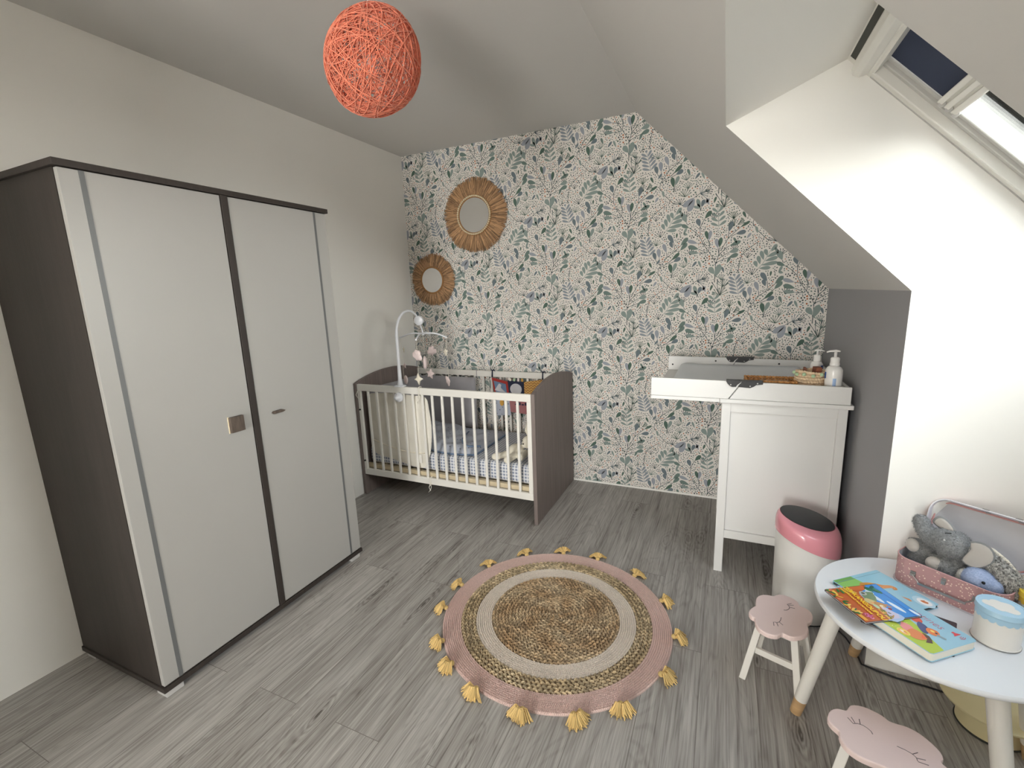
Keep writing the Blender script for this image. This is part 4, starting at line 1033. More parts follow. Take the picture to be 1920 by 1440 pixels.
for k, deg in enumerate(tas):
    rr = random.Random(k); a = radians(deg + rr.uniform(-1, 1)); c = Vector((RC.x, RC.y, 0)) + Vector((cos(a), sin(a), 0)) * .512; b = MB(); a2 = a + rr.uniform(-.45, .45)
    def yc(q): return (.62 * q, .44 * q, .18 * q, 1)
    b.ell((c.x, c.y, .012), (.012, .012, .010), None, 10, 0, yc(1))
    for s_ in range(150):
        th_ = a2 + rr.uniform(-1.15, 1.15); el = rr.uniform(0, .7); L = .054 * rr.uniform(.75, 1.05) * (1 - .25 * el)
        d = Vector((cos(th_) * cos(el * .6), sin(th_) * cos(el * .6), 0)); p0 = c + Vector((0, 0, .014)) + d * .004
        p1 = p0 + d * L * .5 + Vector((0, 0, .004 + el * .028)); p2 = p0 + d * L; p2.z = max(.0015, .002 + el * .020)
        b.tube([p0, p1, p2], [.0016, .0019, .0020], 4, col=yc(rr.uniform(.7, 1.3)))
    b.build('tassel', 'tassel', t)

# ------------------------------------------------------------------ RAFFIA MIRRORS
def mirror(cx, cz, ro, rg, label, beads, seed, n):
    t = thing('wall_mirror', label, 'mirror', (cx, -.01, cz), 0, 'raffia mirrors'); r_ = random.Random(seed)
    b = MB()
    for k in range(n):
        a = 2 * pi * k / n + r_.uniform(-.02, .02); lay = r_.random(); L = ro * (r_.uniform(.84, 1.04) + .02 * sin(a * 9) * sin(a * 4 + 1)); r0 = rg * 1.02
        da = r_.uniform(-.05, .05); y0 = -.010 - .012 * lay; y1 = -.006 - .020 * lay * r_.random()
        d0 = Vector((cos(a), 0, sin(a))); d1 = Vector((cos(a + da), 0, sin(a + da))); q = r_.uniform(.35, 1.45)
        p0 = Vector((cx, y0, cz)) + d0 * r0; p1 = Vector((cx, y0 - .003, cz)) + d1 * (r0 + L) * .5; p2 = Vector((cx, y1, cz)) + d1 * L
        w0, w1 = .0016, .0030; s_ = Vector((-sin(a), 0, cos(a))); o_ = Vector((0, r_.uniform(-.0015, .0015), 0))
        col = (.44 * q, .262 * q, .138 * q, 1)
        b.add([p0 - s_ * w0, p0 + s_ * w0, p1 + s_ * w1 + o_, p1 - s_ * w1 - o_, p2 + s_ * w1 * .5, p2 - s_ * w1 * .5, p0 + Vector((0, -.001, 0)), p1 + Vector((0, -.0015, 0))],
              [(0, 3, 7, 6), (6, 7, 2, 1), (3, 5, 7), (7, 5, 4), (7, 4, 2), (0, 1, 2, 3), (3, 2, 4, 5)], 0, col)
    b.build('raffia_fringe', 'raffia', t)
    b = MB(); b.lathe((cx, -.001, cz), [(rg * 1.25, 0), (rg * 1.25, .008)], 64, ax=(0, -1, 0)); b.build('backing', 'rope', t)
    b = MB(); b.lathe((cx, -.026, cz), [(rg * .99, -.01), (rg * .99, .001)], 72, ax=(0, -1, 0)); b.build('mirror_glass', 'mirror', t)
    b = MB()
    for rr, q in ((rg + .004, .0045), (rg + (.018 if beads else .009), .004)): b.tube([(cx + rr * cos(2 * pi * k / 72), -.027, cz + rr * sin(2 * pi * k / 72)) for k in range(72)], q, 8, closed=True)
    b.build('rope_ring', 'rope', t, smooth=True)
    if beads:
        b = MB(); nb = 58
        for k in range(nb): a = 2 * pi * k / nb; b.ell((cx + (rg + .0115) * cos(a), -.035, cz + (rg + .0115) * sin(a)), (.0074,) * 3, None, 8)
        b.build('bead_ring', 'bead', t, smooth=True)
mirror(.655, 2.050, .268, .128, 'larger round raffia mirror with a ring of cream beads', True, 1, 2600)
mirror(.235, 1.582, .204, .098, 'smaller round raffia mirror above the crib', False, 2, 2100)

# ------------------------------------------------------------------ PENDANT LAMP
PC = Vector((1.285, -1.865, 2.252)); PR = Vector((.160, .160, .166))
t = thing('pendant_lamp', 'coral orange yarn ball lampshade hanging from the ceiling', 'lamp', (PC.x, PC.y, 2.5647))
r_ = random.Random(5); b = MB()
def ballr(d): return 1 + .025 * sin(3 * d.x + 1) * cos(2.5 * d.z) + .018 * sin(4 * d.y + 2 * d.z)
AX1 = (R_ + U_).normalized(); AX2 = (U_ - R_).normalized()
for k in range(225):
    nrm = Vector((r_.gauss(0, 1), r_.gauss(0, 1), r_.gauss(0, 1))).normalized(); off = r_.uniform(-.5, .5) if r_.random() < .65 else r_.uniform(-.85, .85)
    u = nrm.orthogonal().normalized(); v = nrm.cross(u); rr = sqrt(1 - off * off); pts = []; lay = r_.uniform(.965, 1.0) if k % 6 else 1.008; ph = r_.uniform(0, 6)
    N = 40
    for i in range(N):
        a = 2 * pi * i / N; d = (nrm * (off + .04 * sin(2 * a + ph)) + (u * cos(a) + v * sin(a)) * rr).normalized(); q = ballr(d) * lay
        pts.append(PC + Vector((d.x * PR.x, d.y * PR.y, d.z * PR.z)) * q)
    pts = [p + AX1 * ((p - PC).dot(AX1) * .075) - AX2 * ((p - PC).dot(AX2) * .06) for p in pts]
    b.tube(pts, .0010 if k % 6 else .0017, 4, closed=True)
b.build('lamp_shade', 'yarn', t)
b = MB(); b.tube([(PC.x, PC.y, PC.z + .08), (PC.x, PC.y, 2.5647)], .0025, 8); b.build('cord', 'white', t)
b = MB(); b.lathe((PC.x, PC.y, 2.535), [(.045, .0), (.045, .0297)], 24); b.build('ceiling_rose', 'white', t)
b = MB(); b.lathe((PC.x, PC.y, PC.z + .03), [(.018, 0), (.02, .05), (.012, .06)], 16); b.build('socket', 'black', t)
b = MB(); b.ell((PC.x, PC.y, PC.z - .005), (.028, .028, .035), None, 16); b.build('bulb', 'bottle', t, smooth=True)

# ------------------------------------------------------------------ STOOLS
SO = [(-.103, -.02), (-.096, 0), (-.083, .02), (-.078, .025), (-.077, .052), (-.072, .079), (-.059, .099), (-.042, .109), (-.025, .112), (-.014, .111), (-.001, .125), (.016, .133), (.035, .13), (.053, .122), (.067, .106), (.07, .086), (.082, .079), (.096, .071), (.104, .054), (.105, .032), (.098, .008), (.089, -.006), (.082, -.013), (.081, -.03), (.082, -.048), (.076, -.068), (.067, -.081), (.052, -.095), (.031, -.107), (.013, -.108), (.003, -.102), (-.006, -.103), (-.019, -.118), (-.037, -.123), (-.054, -.12), (-.071, -.109), (-.081, -.092), (-.085, -.07), (-.085, -.051), (-.094, -.047), (-.101, -.036)][::-1]
def stool(loc, rz, label):
    t = thing('cloud_stool', label, 'stool', loc, rz, 'pink cloud stools'); Mx = MW[t.name]
    W_ = lambda x, y, z: tuple(Mx @ Vector((x, y, z)))
    b = MB(); b.prism(dens(SO, 2), lambda x, y, h: W_(x, y, .252 + h), 0, .018); o = b.build('seat', 'pink_stool', t, bevel=.004, seg=3)
    b = MB()
    for pts in ([(.014, .034), (.022, .036), (.029, .043), (.034, .052), (.034, .064), (.029, .074)], [(.029, .074), (.044, .085)], [(.033, .070), (.050, .076)], [(.035, .058), (.052, .058)],
                [(-.024, -.050), (-.014, -.049), (-.007, -.042), (-.002, -.030), (.001, -.014)], [(-.026, -.050), (-.026, -.071)], [(-.016, -.050), (-.013, -.068)], [(-.008, -.043), (.003, -.056)]):
        b.tube([W_(x, y, .2701) for x, y in pts], .0011, 5, flat=.5)
    b.build('sleepy_face', 'eyeline', o)
    LR = Matrix.Rotation(radians(-19), 3, 'Z'); LO = Vector((.0085, .022, 0))
    Q = lambda x, y, z: LR @ Vector((x, y, z)) + LO
    for sx in (-1, 1):
        for sy in (-1, 1):
            a = (sx * .052, sy * .055, .2515); c = (sx * .0925, sy * .0925, 0); q = .0115; vs = []
            for p in (c, a): vs += [W_(*Q(p[0] + i * q, p[1] + j * q, p[2])) for i, j in ((-1, -1), (1, -1), (1, 1), (-1, 1))]
            b = MB(); b.add(vs, [(3, 2, 1, 0), (4, 5, 6, 7), (0, 1, 5, 4), (1, 2, 6, 5), (2, 3, 7, 6), (3, 0, 4, 7)]); b.build('leg', 'white_crib', t, bevel=.002)
    for sy in (-1, 1):
        z = .125; k = 1 - z / .252; y = sy * (.055 + .0375 * k); x = .052 + .0405 * k
        b = MB(); vs = [W_(*Q(xx, y + j * .006, z + h * .012)) for xx in (-x + .011, x - .011) for j, h in ((-1, -1), (1, -1), (1, 1), (-1, 1))]
        b.add(vs, [(0, 3, 2, 1), (4, 5, 6, 7), (0, 1, 5, 4), (1, 2, 6, 5), (2, 3, 7, 6), (3, 0, 4, 7)]); b.build('stretcher', 'white_crib', t, bevel=.0015)
    return t
stool((2.6715, -1.565, 0), 0, 'pink cloud-shaped stool with a sleepy face beside the bin')
stool((2.8784, -2.0121, 0), radians(86), 'pink cloud-shaped stool with a sleepy face nearest the camera')

# ------------------------------------------------------------------ ROUND TABLE
TZ = .47; TX, TY, TR = 3.048, -1.688, .302
t = thing('round_table', 'low round white kids table with splayed legs and wood tips', 'table', (TX, TY, 0))
b = MB(); b.lathe((TX, TY, TZ - .018), [(TR - .006, 0), (TR, .006), (TR, .013), (TR - .004, .018)], 128); o = b.build('tabletop', 'table', t); smooth_by_angle(o, 50)
for a_, f_ in ((( 2.812, -1.700), (2.722, -1.697)), ((2.985, -1.470), (2.962, -1.318)), ((3.103, -1.905), (3.128, -2.045)), ((3.27, -1.64), (3.345, -1.62))):
    A = Vector((a_[0], a_[1], TZ - .018)); Fp = Vector((f_[0], f_[1], 0)); k = .13
    mid = Fp.lerp(A, k)
    b = MB(); b.tube([mid, A], [.0195, .0235], 20); lg = b.build('leg', 'white_crib', t); smooth_by_angle(lg)
    b = MB(); b.tube([Fp + Vector((0, 0, .003)), mid], [.0175, .0195], 20); sm = b.build('wooden_tip', 'pine', lg); smooth_by_angle(sm)
K_ = (1.449 - TZ) / (1.449 - .46)
def tt(x, y): return CAM_POS.x + (x - CAM_POS.x) * K_, CAM_POS.y + (y - CAM_POS.y) * K_

# round gold thing of unknown use, built as a low base under the table
t = thing('gold_round_base', 'round pale gold metal base on the floor beneath the white table', 'lamp base', (3.29, -1.52, 0))
b = MB(); b.lathe((3.29, -1.522, 0), [(.085, .0), (.085, .090), (.130, .094), (.134, .098), (.134, .103), (.128, .106), (.03, .110)], 72); o = b.build('dome', 'gold', t); smooth_by_angle(o, 50)
b = MB(); b.lathe((3.29, -1.522, .112), [(.012, 0), (.010, .018), (.004, .022)], 16); b.build('finial', 'gold', t, smooth=True)
b = MB(); b.lathe((3.29, -1.522, 0), [(.087, 0), (.089, .004), (.0855, .006)], 48); b.build('base_ring', 'rubber', t)

# ------------------------------------------------------------------ BOOKS
def book(name, label, cx, cy, ang, L, W_, z0, th, cover, pages, hard=.0018, rc=.004):
    """L along the reading direction (ang), W_ is the cover height"""
    t = thing(name, label, 'book', (cx, cy, z0), ang, 'picture books on the round table'); Mx = MW[t.name]
    P = lambda x, y, z: tuple(Mx @ Vector((x, y, z)))
    def rr(w2, h2, r):
        o = []
        for sx, sy, a0 in ((1, 1, 0), (-1, 1, 90), (-1, -1, 180), (1, -1, 270)):
            for k in range(5): a = radians(a0 + 22.5 * k); o.append((sx * (w2 - r) + r * cos(a), sy * (h2 - r) + r * sin(a)))
        return o
    b = MB(); b.prism(rr(L / 2, W_ / 2, rc), lambda x, y, h: P(x, y, h), 0, hard); b.build('back_cover', cover, t)
    b = MB(); b.prism(rr(L / 2 - .0015, W_ / 2 - .0015, rc), lambda x, y, h: P(x, y, h), hard, th - hard); b.build('pages', pages, t)
    b = MB(); b.prism(rr(L / 2, W_ / 2, rc), lambda x, y, h: P(x, y, h), th - hard, th); fc = b.build('front_cover', cover, t)
    b = MB(); b.prism([(-L / 2 - .0008, -W_ / 2 + rc), (-L / 2 + .0015, -W_ / 2 + rc), (-L / 2 + .0015, W_ / 2 - rc), (-L / 2 - .0008, W_ / 2 - rc)], lambda x, y, h: P(x, y, h), 0, th - .0003); b.build('spine', cover, t)
    return t, fc, P
class Art:
    """flat printed shapes on a cover, in cover units of metres from its centre"""
    def __init__(s, P, z): s.P = P; s.z = z; s.n = 0; s.g = {}
    def poly(s, pts, c, smooth=0):
        if smooth: pts = dens(pts, 3)
        s.n += 1; a = sum(pts[k][0] * pts[(k + 1) % len(pts)][1] - pts[(k + 1) % len(pts)][0] * pts[k][1] for k in range(len(pts)))
        if a < 0: pts = pts[::-1]
        b = s.g.setdefault(c, MB()); z = s.z + .000008 * s.n; b.add([s.P(x, y, z) for x, y in pts], [list(range(len(pts)))])
    def ell(s, x, y, rx, ry, c, a=0, n=18): s.poly([(x + rx * cos(t) * cos(a) - ry * sin(t) * sin(a), y + rx * cos(t) * sin(a) + ry * sin(t) * cos(a)) for t in [2 * pi * k / n for k in range(n)]], c)
    def done(s, name, parent):
        allb = MB(); mats = []
        for i, (c, b) in enumerate(s.g.items()):
            mats.append(ink(*c)); allb.add(b.v, b.f, i)
        if len(mats) == 1: allb.m = [0] * len(allb.m)
        return allb.build(name, mats, parent)
# thin dark book at the bottom of the pile
cx, cy = tt(2.958, -1.758); p1 = Vector(tt(3.093, -1.707)); p2 = Vector(tt(3.034, -1.866)); d = (p2 - p1).normalized(); e = Vector((d.y, -d.x))
if e.x > 0: e = -e
c = (p1 + p2) / 2 + e * .10
t_, fc, P = book('picture_book', 'thin dark-covered book at the bottom of the pile, only its corners showing', c.x, c.y, atan2(-e.y, -e.x), .20, .168, TZ, .004, ink(66, 58, 66), ink(206, 198, 190), .001)
# book A: blue and green with fox
p = Vector(tt(2.809, -1.618)); q = Vector(tt(2.947, -1.483)); ang = radians(-50.5); ux = Vector((cos(ang), sin(ang))); uy = Vector((-sin(ang), cos(ang)))
c = (p + q) / 2 + ux * .096
tA, fc, P = book('picture_book', 'square pale blue and green picture book with an orange tail, under the kangaroo book', c.x, c.y, ang, .188, .190, TZ + .0002, .0115, ink(158, 208, 228), ink(60, 66, 62), .0015)
a = Art(P, .0116)
a.poly([(-.093, -.093), (.093, -.093), (.093, -.06), (.0, -.03), (-.05, -.012), (-.093, -.02)], (150, 208, 110))
a.poly([(-.093, -.022), (-.078, -.019), (-.078, -.093), (-.093, -.093)], (120, 178, 92)); a.poly([(-.082, .094), (-.0805, .094), (-.0805, -.093), (-.082, -.093)], (120, 160, 180))
a.poly([(-.055, -.03), (-.052, .0), (-.04, .018), (-.026, .034), (-.018, .052), (-.004, .058), (.006, .05), (.002, .040), (-.006, .044), (-.010, .030), (-.014, .010), (-.02, -.01), (-.02, -.04)], (226, 150, 88), 1)
a.poly([(-.052, -.03), (-.05, 0), (-.03, .012), (-.02, -.03)], (222, 158, 66), 1)
for k in range(26): a.ell(rnd.uniform(-.03, .085), rnd.uniform(.0, .085), .0012, .0012, (236, 214, 160))
a.poly([(.034, .03), (.046, .012), (.056, .02), (.060, .036), (.048, .040)], (222, 160, 120)); a.ell(.072, .064, .030, .022, (196, 226, 240)); a.ell(.073, .066, .020, .015, (246, 248, 250)); a.ell(.073, .066, .010, .006, (214, 140, 90), .3)
a.poly([(.064, .066), (.068, .074), (.073, .068), (.078, .074), (.082, .066), (.073, .060)], (206, 124, 78))
a.done('cover_picture', fc)
# book B: board book "comptines"
p = Vector(tt(3.09, -1.807)); q = Vector(tt(2.976, -1.922)); ang = radians(-51); ux = Vector((cos(ang), sin(ang))); c = (p + q) / 2 - ux * .108
tB, fc, P = book('picture_book', 'thick green and blue board book with pink handwritten title and animals', c.x, c.y, ang, .216, .163, TZ + .0042, .0245, ink(160, 204, 224), ink(238, 232, 216), .0014, .009)
a = Art(P, .0246); hw, hh = .107, .0805
a.poly([(-hw, -hh), (hw - .004, -hh), (hw, -hh + .006), (hw, -.038), (.06, -.022), (.02, -.006), (-.02, .004), (-.06, .012), (-hw, .014)], (182, 206, 70))
a.poly([(-hw, -hh), (-.0, -hh), (.02, -.05), (-.02, -.02), (-.07, -.012), (-hw, -.02)], (196, 212, 84), 0)
for k in range(40): a.ell(rnd.uniform(-.09, .06), rnd.uniform(-.075, -.015), .0015, .0009, rnd.choice([(232, 228, 120), (248, 240, 226), (110, 150, 60), (232, 120, 100)]), rnd.random() * 3)
for k in range(16): a.ell(-.045 + rnd.uniform(-.022, .035), .018 + rnd.uniform(-.012, .012), .008, .005, rnd.choice([(70, 120, 60), (96, 150, 70), (120, 170, 80)]), rnd.random() * 3)
a.poly([(-.08, -.028), (-.066, -.018), (-.030, -.038), (-.026, -.050), (-.05, -.040)], (74, 132, 176)); a.poly([(-.095, .0), (-.06, -.006), (-.045, -.012), (-.07, -.022), (-.098, -.014)], (130, 76, 50)); a.ell(-.04, -.018, .006, .005, (232, 104, 70))
# fox lying with blue trousers
a.poly([(-.012, .028), (.004, .030), (.016, .020), (.014, .008), (.0, .004), (-.010, .012)], (226, 98, 80), 1); a.poly([(.010, .014), (.034, .012), (.052, -.012), (.044, -.020), (.020, -.006)], (74, 84, 132), 1)
a.poly([(.036, .012), (.052, .020), (.066, .010), (.064, -.004), (.050, -.008), (.038, .0)], (236, 132, 74), 1); a.ell(.049, .008, .005, .004, (250, 224, 120)); a.ell(.058, .009, .003, .003, (40, 60, 80)); a.poly([(.062, .008), (.080, .012), (.084, .006), (.064, .0)], (150, 170, 180))
# bear in pink
a.poly([(-.008, -.036), (.012, -.024), (.034, -.034), (.030, -.056), (.006, -.050)], (240, 150, 150), 1); a.poly([(-.020, -.030), (-.006, -.030), (.006, -.048), (-.006, -.048)], (120, 160, 150)); a.poly([(-.024, -.026), (-.016, -.026), (-.008, -.038), (-.016, -.040)], (60, 60, 60))
a.poly([(.026, -.030), (.046, -.026), (.064, -.032), (.066, -.050), (.054, -.064), (.036, -.062), (.026, -.050)], (230, 138, 84), 1); a.poly([(.044, -.024), (.060, -.020), (.072, -.028), (.082, -.040), (.074, -.052), (.068, -.040), (.060, -.032)], (92, 62, 52)); a.poly([(.048, -.030), (.066, -.034), (.060, -.046)], (240, 110, 70))
a.ell(.027, -.066, .0165, .0115, (238, 222, 96)); a.ell(.027, -.066, .0130, .0088, (248, 190, 90)); a.ell(.026, -.066, .008, .004, (250, 236, 214)); a.ell(.030, -.064, .004, .003, (232, 150, 80))
a.poly([(.066, .058), (.066, .050), (.072, .050), (.080, .042), (.080, .066), (.072, .058)], (224, 74, 84))
for rr in (.005, .009, .013): 
    for s_ in range(6):
        t0, t1 = -.7 + 1.4 * s_ / 6, -.7 + 1.4 * (s_ + 1) / 6; a.poly([(.081 + rr * cos(t0), .054 + rr * sin(t0)), (.081 + rr * cos(t1), .054 + rr * sin(t1)), (.081 + (rr + .0014) * cos(t1), .054 + (rr + .0014) * sin(t1)), (.081 + (rr + .0014) * cos(t0), .054 + (rr + .0014) * sin(t0))], (224, 110, 120))
a.done('cover_picture', fc)
def on_cover(t_, x, y, z, rot=0, sh=0): 
    S = Matrix.Identity(4); S[0][1] = sh
    return MW[t_.name] @ Matrix.Translation((x, y, z)) @ Matrix.Rotation(rot, 4, 'Z') @ S
text_part('title', 'comptines', .030, ink(222, 120, 140), tB, on_cover(tB, -.074, .040, .0254, -.04, .25), -.0006)
# book K: kangaroo
pts = [Vector(tt(*q)) for q in ((2.768, -1.716), (2.917, -1.625), (2.996, -1.753), (2.842, -1.848))]; c = sum(pts, Vector((0, 0))) / 4; ang = radians(-59.3)
tK, fc, P = book('picture_book', 'orange and blue kangaroo picture book lying on top of the pile', c.x, c.y, ang, .151, .176, TZ + .0292, .0055, ink(34, 40, 60), ink(232, 226, 222), .0012, .001)
a = Art(P, .0056); w2, h2 = .0745, .087
a.poly([(-w2, -h2), (w2, -h2), (w2, h2), (-w2, h2)], (60, 146, 224)); a.poly([(-w2, .066), (w2, .070), (w2, .072), (-w2, .069)], (30, 96, 190))
for x, y, rx, ry in ((-.02, .030, .030, .007), (.03, .052, .028, .006), (.06, .080, .016, .005), (-.05, .035, .02, .006)): a.ell(x, y, rx, ry, (226, 238, 250), .15)
a.poly([(-w2, -.02), (-.04, .012), (-.01, .006), (.03, .016), (w2, .034), (w2, -.02), (-w2, -.04)], (170, 196, 232), 1)
a.poly([(.0, .005), (.03, .02), (.06, .028), (w2, .02), (w2, -.01), (.0, -.02)], (206, 200, 226), 0)
a.poly([(-w2, -h2), (w2, -h2), (w2, -.004), (.05, .002), (.02, .008), (.0, .000), (-.02, -.006), (-.04, -.002), (-.05, .016), (-.060, .042), (-w2, .046)], (196, 98, 48), 0)
a.poly([(-w2, -.05), (-.06, -.02), (-.055, .03), (-w2, .04)], (214, 112, 56)); a.poly([(.0, -.004), (.02, .004), (w2, -.006), (w2, -.014), (.02, -.006)], (232, 176, 84))
for k in range(30): a.ell(rnd.uniform(.01, w2 - .004), rnd.uniform(-.006, .010), .005, .0022, rnd.choice([(112, 132, 52), (196, 150, 60), (150, 120, 50), (88, 112, 60)]), rnd.uniform(0, 3))
for k in range(10): a.ell(-.052 + rnd.uniform(-.012, .014), .050 + rnd.uniform(-.014, .014), .010, .005, rnd.choice([(30, 110, 84), (44, 132, 96), (22, 92, 80)]), rnd.uniform(0, 3))
# green car and kangaroo
a.poly([(-.045, .018), (-.040, .040), (-.030, .036), (-.015, .030), (.0, .018), (.006, .006), (-.012, -.004), (-.034, .0)], (120, 146, 110), 1); a.ell(-.040, .010, .010, .010, (190, 192, 180)); a.ell(-.040, .010, .005, .005, (90, 90, 90))
a.poly([(-.018, .0), (.006, .018), (.020, .012), (.014, -.006), (-.008, -.014)], (214, 196, 140), 1); a.poly([(.0, .012), (.016, .030), (.028, .022), (.024, .004), (.008, .0)], (196, 142, 84), 1)
for q in ((.018, .030), (.027, .034)): a.ell(q[0], q[1], .0065, .0028, (206, 140, 90), 1.2)
a.ell(.022, .014, .006, .006, (238, 222, 190)); a.ell(.024, .017, .0015, .0015, (40, 30, 30)); a.ell(.036, .026, .005, .005, (152, 52, 60)); a.ell(.020, -.002, .010, .006, (190, 212, 180)); a.ell(.004, .0, .005, .005, (232, 178, 120))
# flowers along the lower edge
for k in range(34):
    x = rnd.uniform(-w2 + .004, .040); a.ell(x, -h2 + rnd.uniform(.003, .018), .007, .0032, rnd.choice([(240, 200, 92), (236, 186, 70), (62, 128, 62), (34, 100, 60), (240, 214, 120), (226, 132, 110), (50, 120, 70)]), rnd.uniform(0, 3))
for k in range(60): rr = rnd.uniform(0, .0125); th_ = rnd.uniform(0, 6.3); a.ell(.054 + rr * cos(th_) * 1.1, -.060 + rr * sin(th_), .0022, .0014, rnd.choice([(206, 70, 140), (226, 110, 170), (180, 50, 110), (236, 150, 190)]), rnd.uniform(0, 3))
a.poly([(.044, -.0845), (.070, -.0845), (.070, -.074), (.044, -.074)], (240, 178, 70))
for k in range(14): a.ell(-w2 + .006 + rnd.uniform(0, .02), -.05 + rnd.uniform(-.03, .04), .010, .0034, rnd.choice([(240, 206, 96), (232, 190, 80), (60, 128, 66)]), rnd.uniform(-.6, .9))
a.done('cover_picture', fc)
text_part('title', 'LA KANGOUROU', .0185, ink(252, 208, 40), tK, on_cover(tK, -.068, -.026, .0083, -.07), .0007)
text_part('subtitle', "QUI N'AVAIT PAS DE POCHE", .0088, ink(252, 208, 60), tK, on_cover(tK, -.062, -.040, .0083, -.07), .0003)

# ------------------------------------------------------------------ SUITCASE
SA = radians(-38); sd_ = Vector((cos(SA), sin(SA))); sn_ = Vector((-sin(SA), cos(SA)))   # along the front, and towards the back
fl = Vector(tt(2.984, -1.512)); LC, DC, HC = .272, .160, .092
cc = fl + sd_ * LC / 2 + sn_ * DC / 2
t = thing('toy_suitcase', 'dusty pink dotted card suitcase standing open against the white wall', 'suitcase', (cc.x, cc.y, TZ), SA)
def S(x, y, z): return tuple(MW[t.name] @ Vector((x, y, z)))
def rrect(w2, h2, r, n=7):
    o = []
    for sx, sy, a0 in ((1, 1, 0), (-1, 1, 90), (-1, -1, 180), (1, -1, 270)):
        for k in range(n): a = radians(a0 + 90 * k / (n - 1)); o.append((sx * (w2 - r) + r * cos(a), sy * (h2 - r) + r * sin(a)))
    return o
def tray(name, w2, h2, r, th, z0, z1, fn, mo, mi, parent=None):
    O = rrect(w2, h2, r); I = rrect(w2 - th, h2 - th, r - th); n = len(O); b = MB()
    vs = [fn(x, y, z0) for x, y in O] + [fn(x, y, z1) for x, y in O] + [fn(x, y, z1) for x, y in I] + [fn(x, y, z0 + th) for x, y in I]
    b.add(vs[:2 * n], [tuple(reversed(range(n)))] + [(k, (k + 1) % n, n + (k + 1) % n, n + k) for k in range(n)], 0)
    b.add(vs[n:], [(k, (k + 1) % n, n + (k + 1) % n, n + k) for k in range(n)] + [(n + k, n + (k + 1) % n, 2 * n + (k + 1) % n, 2 * n + k) for k in range(n)] + [tuple(2 * n + k for k in range(n))], 1)
    return b.build(name, [mo, mi], parent)
tray('case_body', LC / 2, DC / 2, .045, .0025, .003, HC, lambda x, y, z: S(x, y, z), 'case_pink', 'lilac2', t)
b = MB(); b.prism(rrect(LC / 2 + .004, DC / 2 + .004, .047), lambda x, y, h: S(x, y, h), .0002, .0035); b.build('base_lip', 'lilac', t)
O = rrect(LC / 2 - .001, DC / 2 - .001, .044); b = MB(); b.tube([S(x, y, HC) for x, y in O], .002, 6, closed=True); b.build('rim_piping', mat('pink_piping', srgb(206, 160, 160), .6), t, smooth=True)
for x in (-.075, .075):
    b = MB(); b.obox(S(x, -DC / 2 - .003, .058), Vector(sd_.to_3d()) * .007, Vector(sn_.to_3d()) * .002, (0, 0, .004)); b.obox(S(x, -DC / 2 - .004, .050), Vector(sd_.to_3d()) * .007, Vector(sn_.to_3d()) * .003, (0, 0, .004)); b.build('handle_mount', 'metal', t, bevel=.001)
b = MB(); b.obox(S(0, -DC / 2 - .0025, .072), Vector(sd_.to_3d()) * .006, Vector(sn_.to_3d()) * .002, (0, 0, .007)); b.obox(S(0, -DC / 2 - .005, .066), Vector(sd_.to_3d()) * .005, Vector(sn_.to_3d()) * .003, (0, 0, .006)); b.build('clasp', 'metal', t, bevel=.001)
b = MB(); P_ = [S(-.075, -DC / 2 - .008, .052), S(-.060, -DC / 2 - .012, .040), S(-.055, -DC / 2 - .012, .034), S(.055, -DC / 2 - .012, .034), S(.060, -DC / 2 - .012, .040), S(.075, -DC / 2 - .008, .052)]
b.tube(P_[:3], .002, 6); b.tube(P_[3:], .002, 6); b.obox(S(0, -DC / 2 - .012, .033), Vector(sd_.to_3d()) * .058, Vector(sn_.to_3d()) * .0018, (0, 0, .0035)); b.build('handle', 'metal', t)
# lid leaning back
TL = radians(21); LD = .036
def Lf(x, y, z):
    x = x + .006   # y = up the lid from the hinge, z = out of the lid towards the front
    yy = DC / 2 - .004 + y * sin(TL) - z * cos(TL) + LD * .0; return S(x, yy + .0, HC + .006 + y * cos(TL) + z * sin(TL))
ld = tray('lid', LC / 2 - .003, DC / 2 + .002, .047, .0025, -LD, 0, lambda x, y, z: Lf(x, y + DC / 2, z + 0), 'case_pink', 'lilac', t)
O = rrect(LC / 2 - .011, DC / 2 - .007, .040); b = MB(); b.tube([Lf(x, y + DC / 2, -LD + .0055) for x, y in O], .0026, 6, closed=True); b.build('lining_edge', mat('pink_edge', srgb(214, 160, 156), .7), ld, smooth=True)
b = MB(); b.prism(rrect(LC / 2 - .009, DC / 2 - .006, .042), lambda x, y, h: Lf(x, y + DC / 2, h), -LD + .003, -LD + .004); b.build('lining', 'lilac2', ld)
O = rrect(LC / 2 - .004, DC / 2 + .001, .046); b = MB(); b.tube([Lf(x, y + DC / 2, 0) for x, y in O], .0022, 6, closed=True); b.build('metal_edge', mat('lid_edge_white', srgb(232, 232, 238), .35), ld, smooth=True)
for x in (-.0, .075):
    b = MB(); b.obox(Lf(x, DC + .002, -.002), Vector(sd_.to_3d()) * .008, Vector(sn_.to_3d()) * .003, (0, 0, .003)); b.obox(Lf(x, DC - .006, -LD + .006), Vector(sd_.to_3d()) * .006, Vector(sn_.to_3d()) * .002, (0, 0, .002)); b.build('clasp', 'metal', ld)

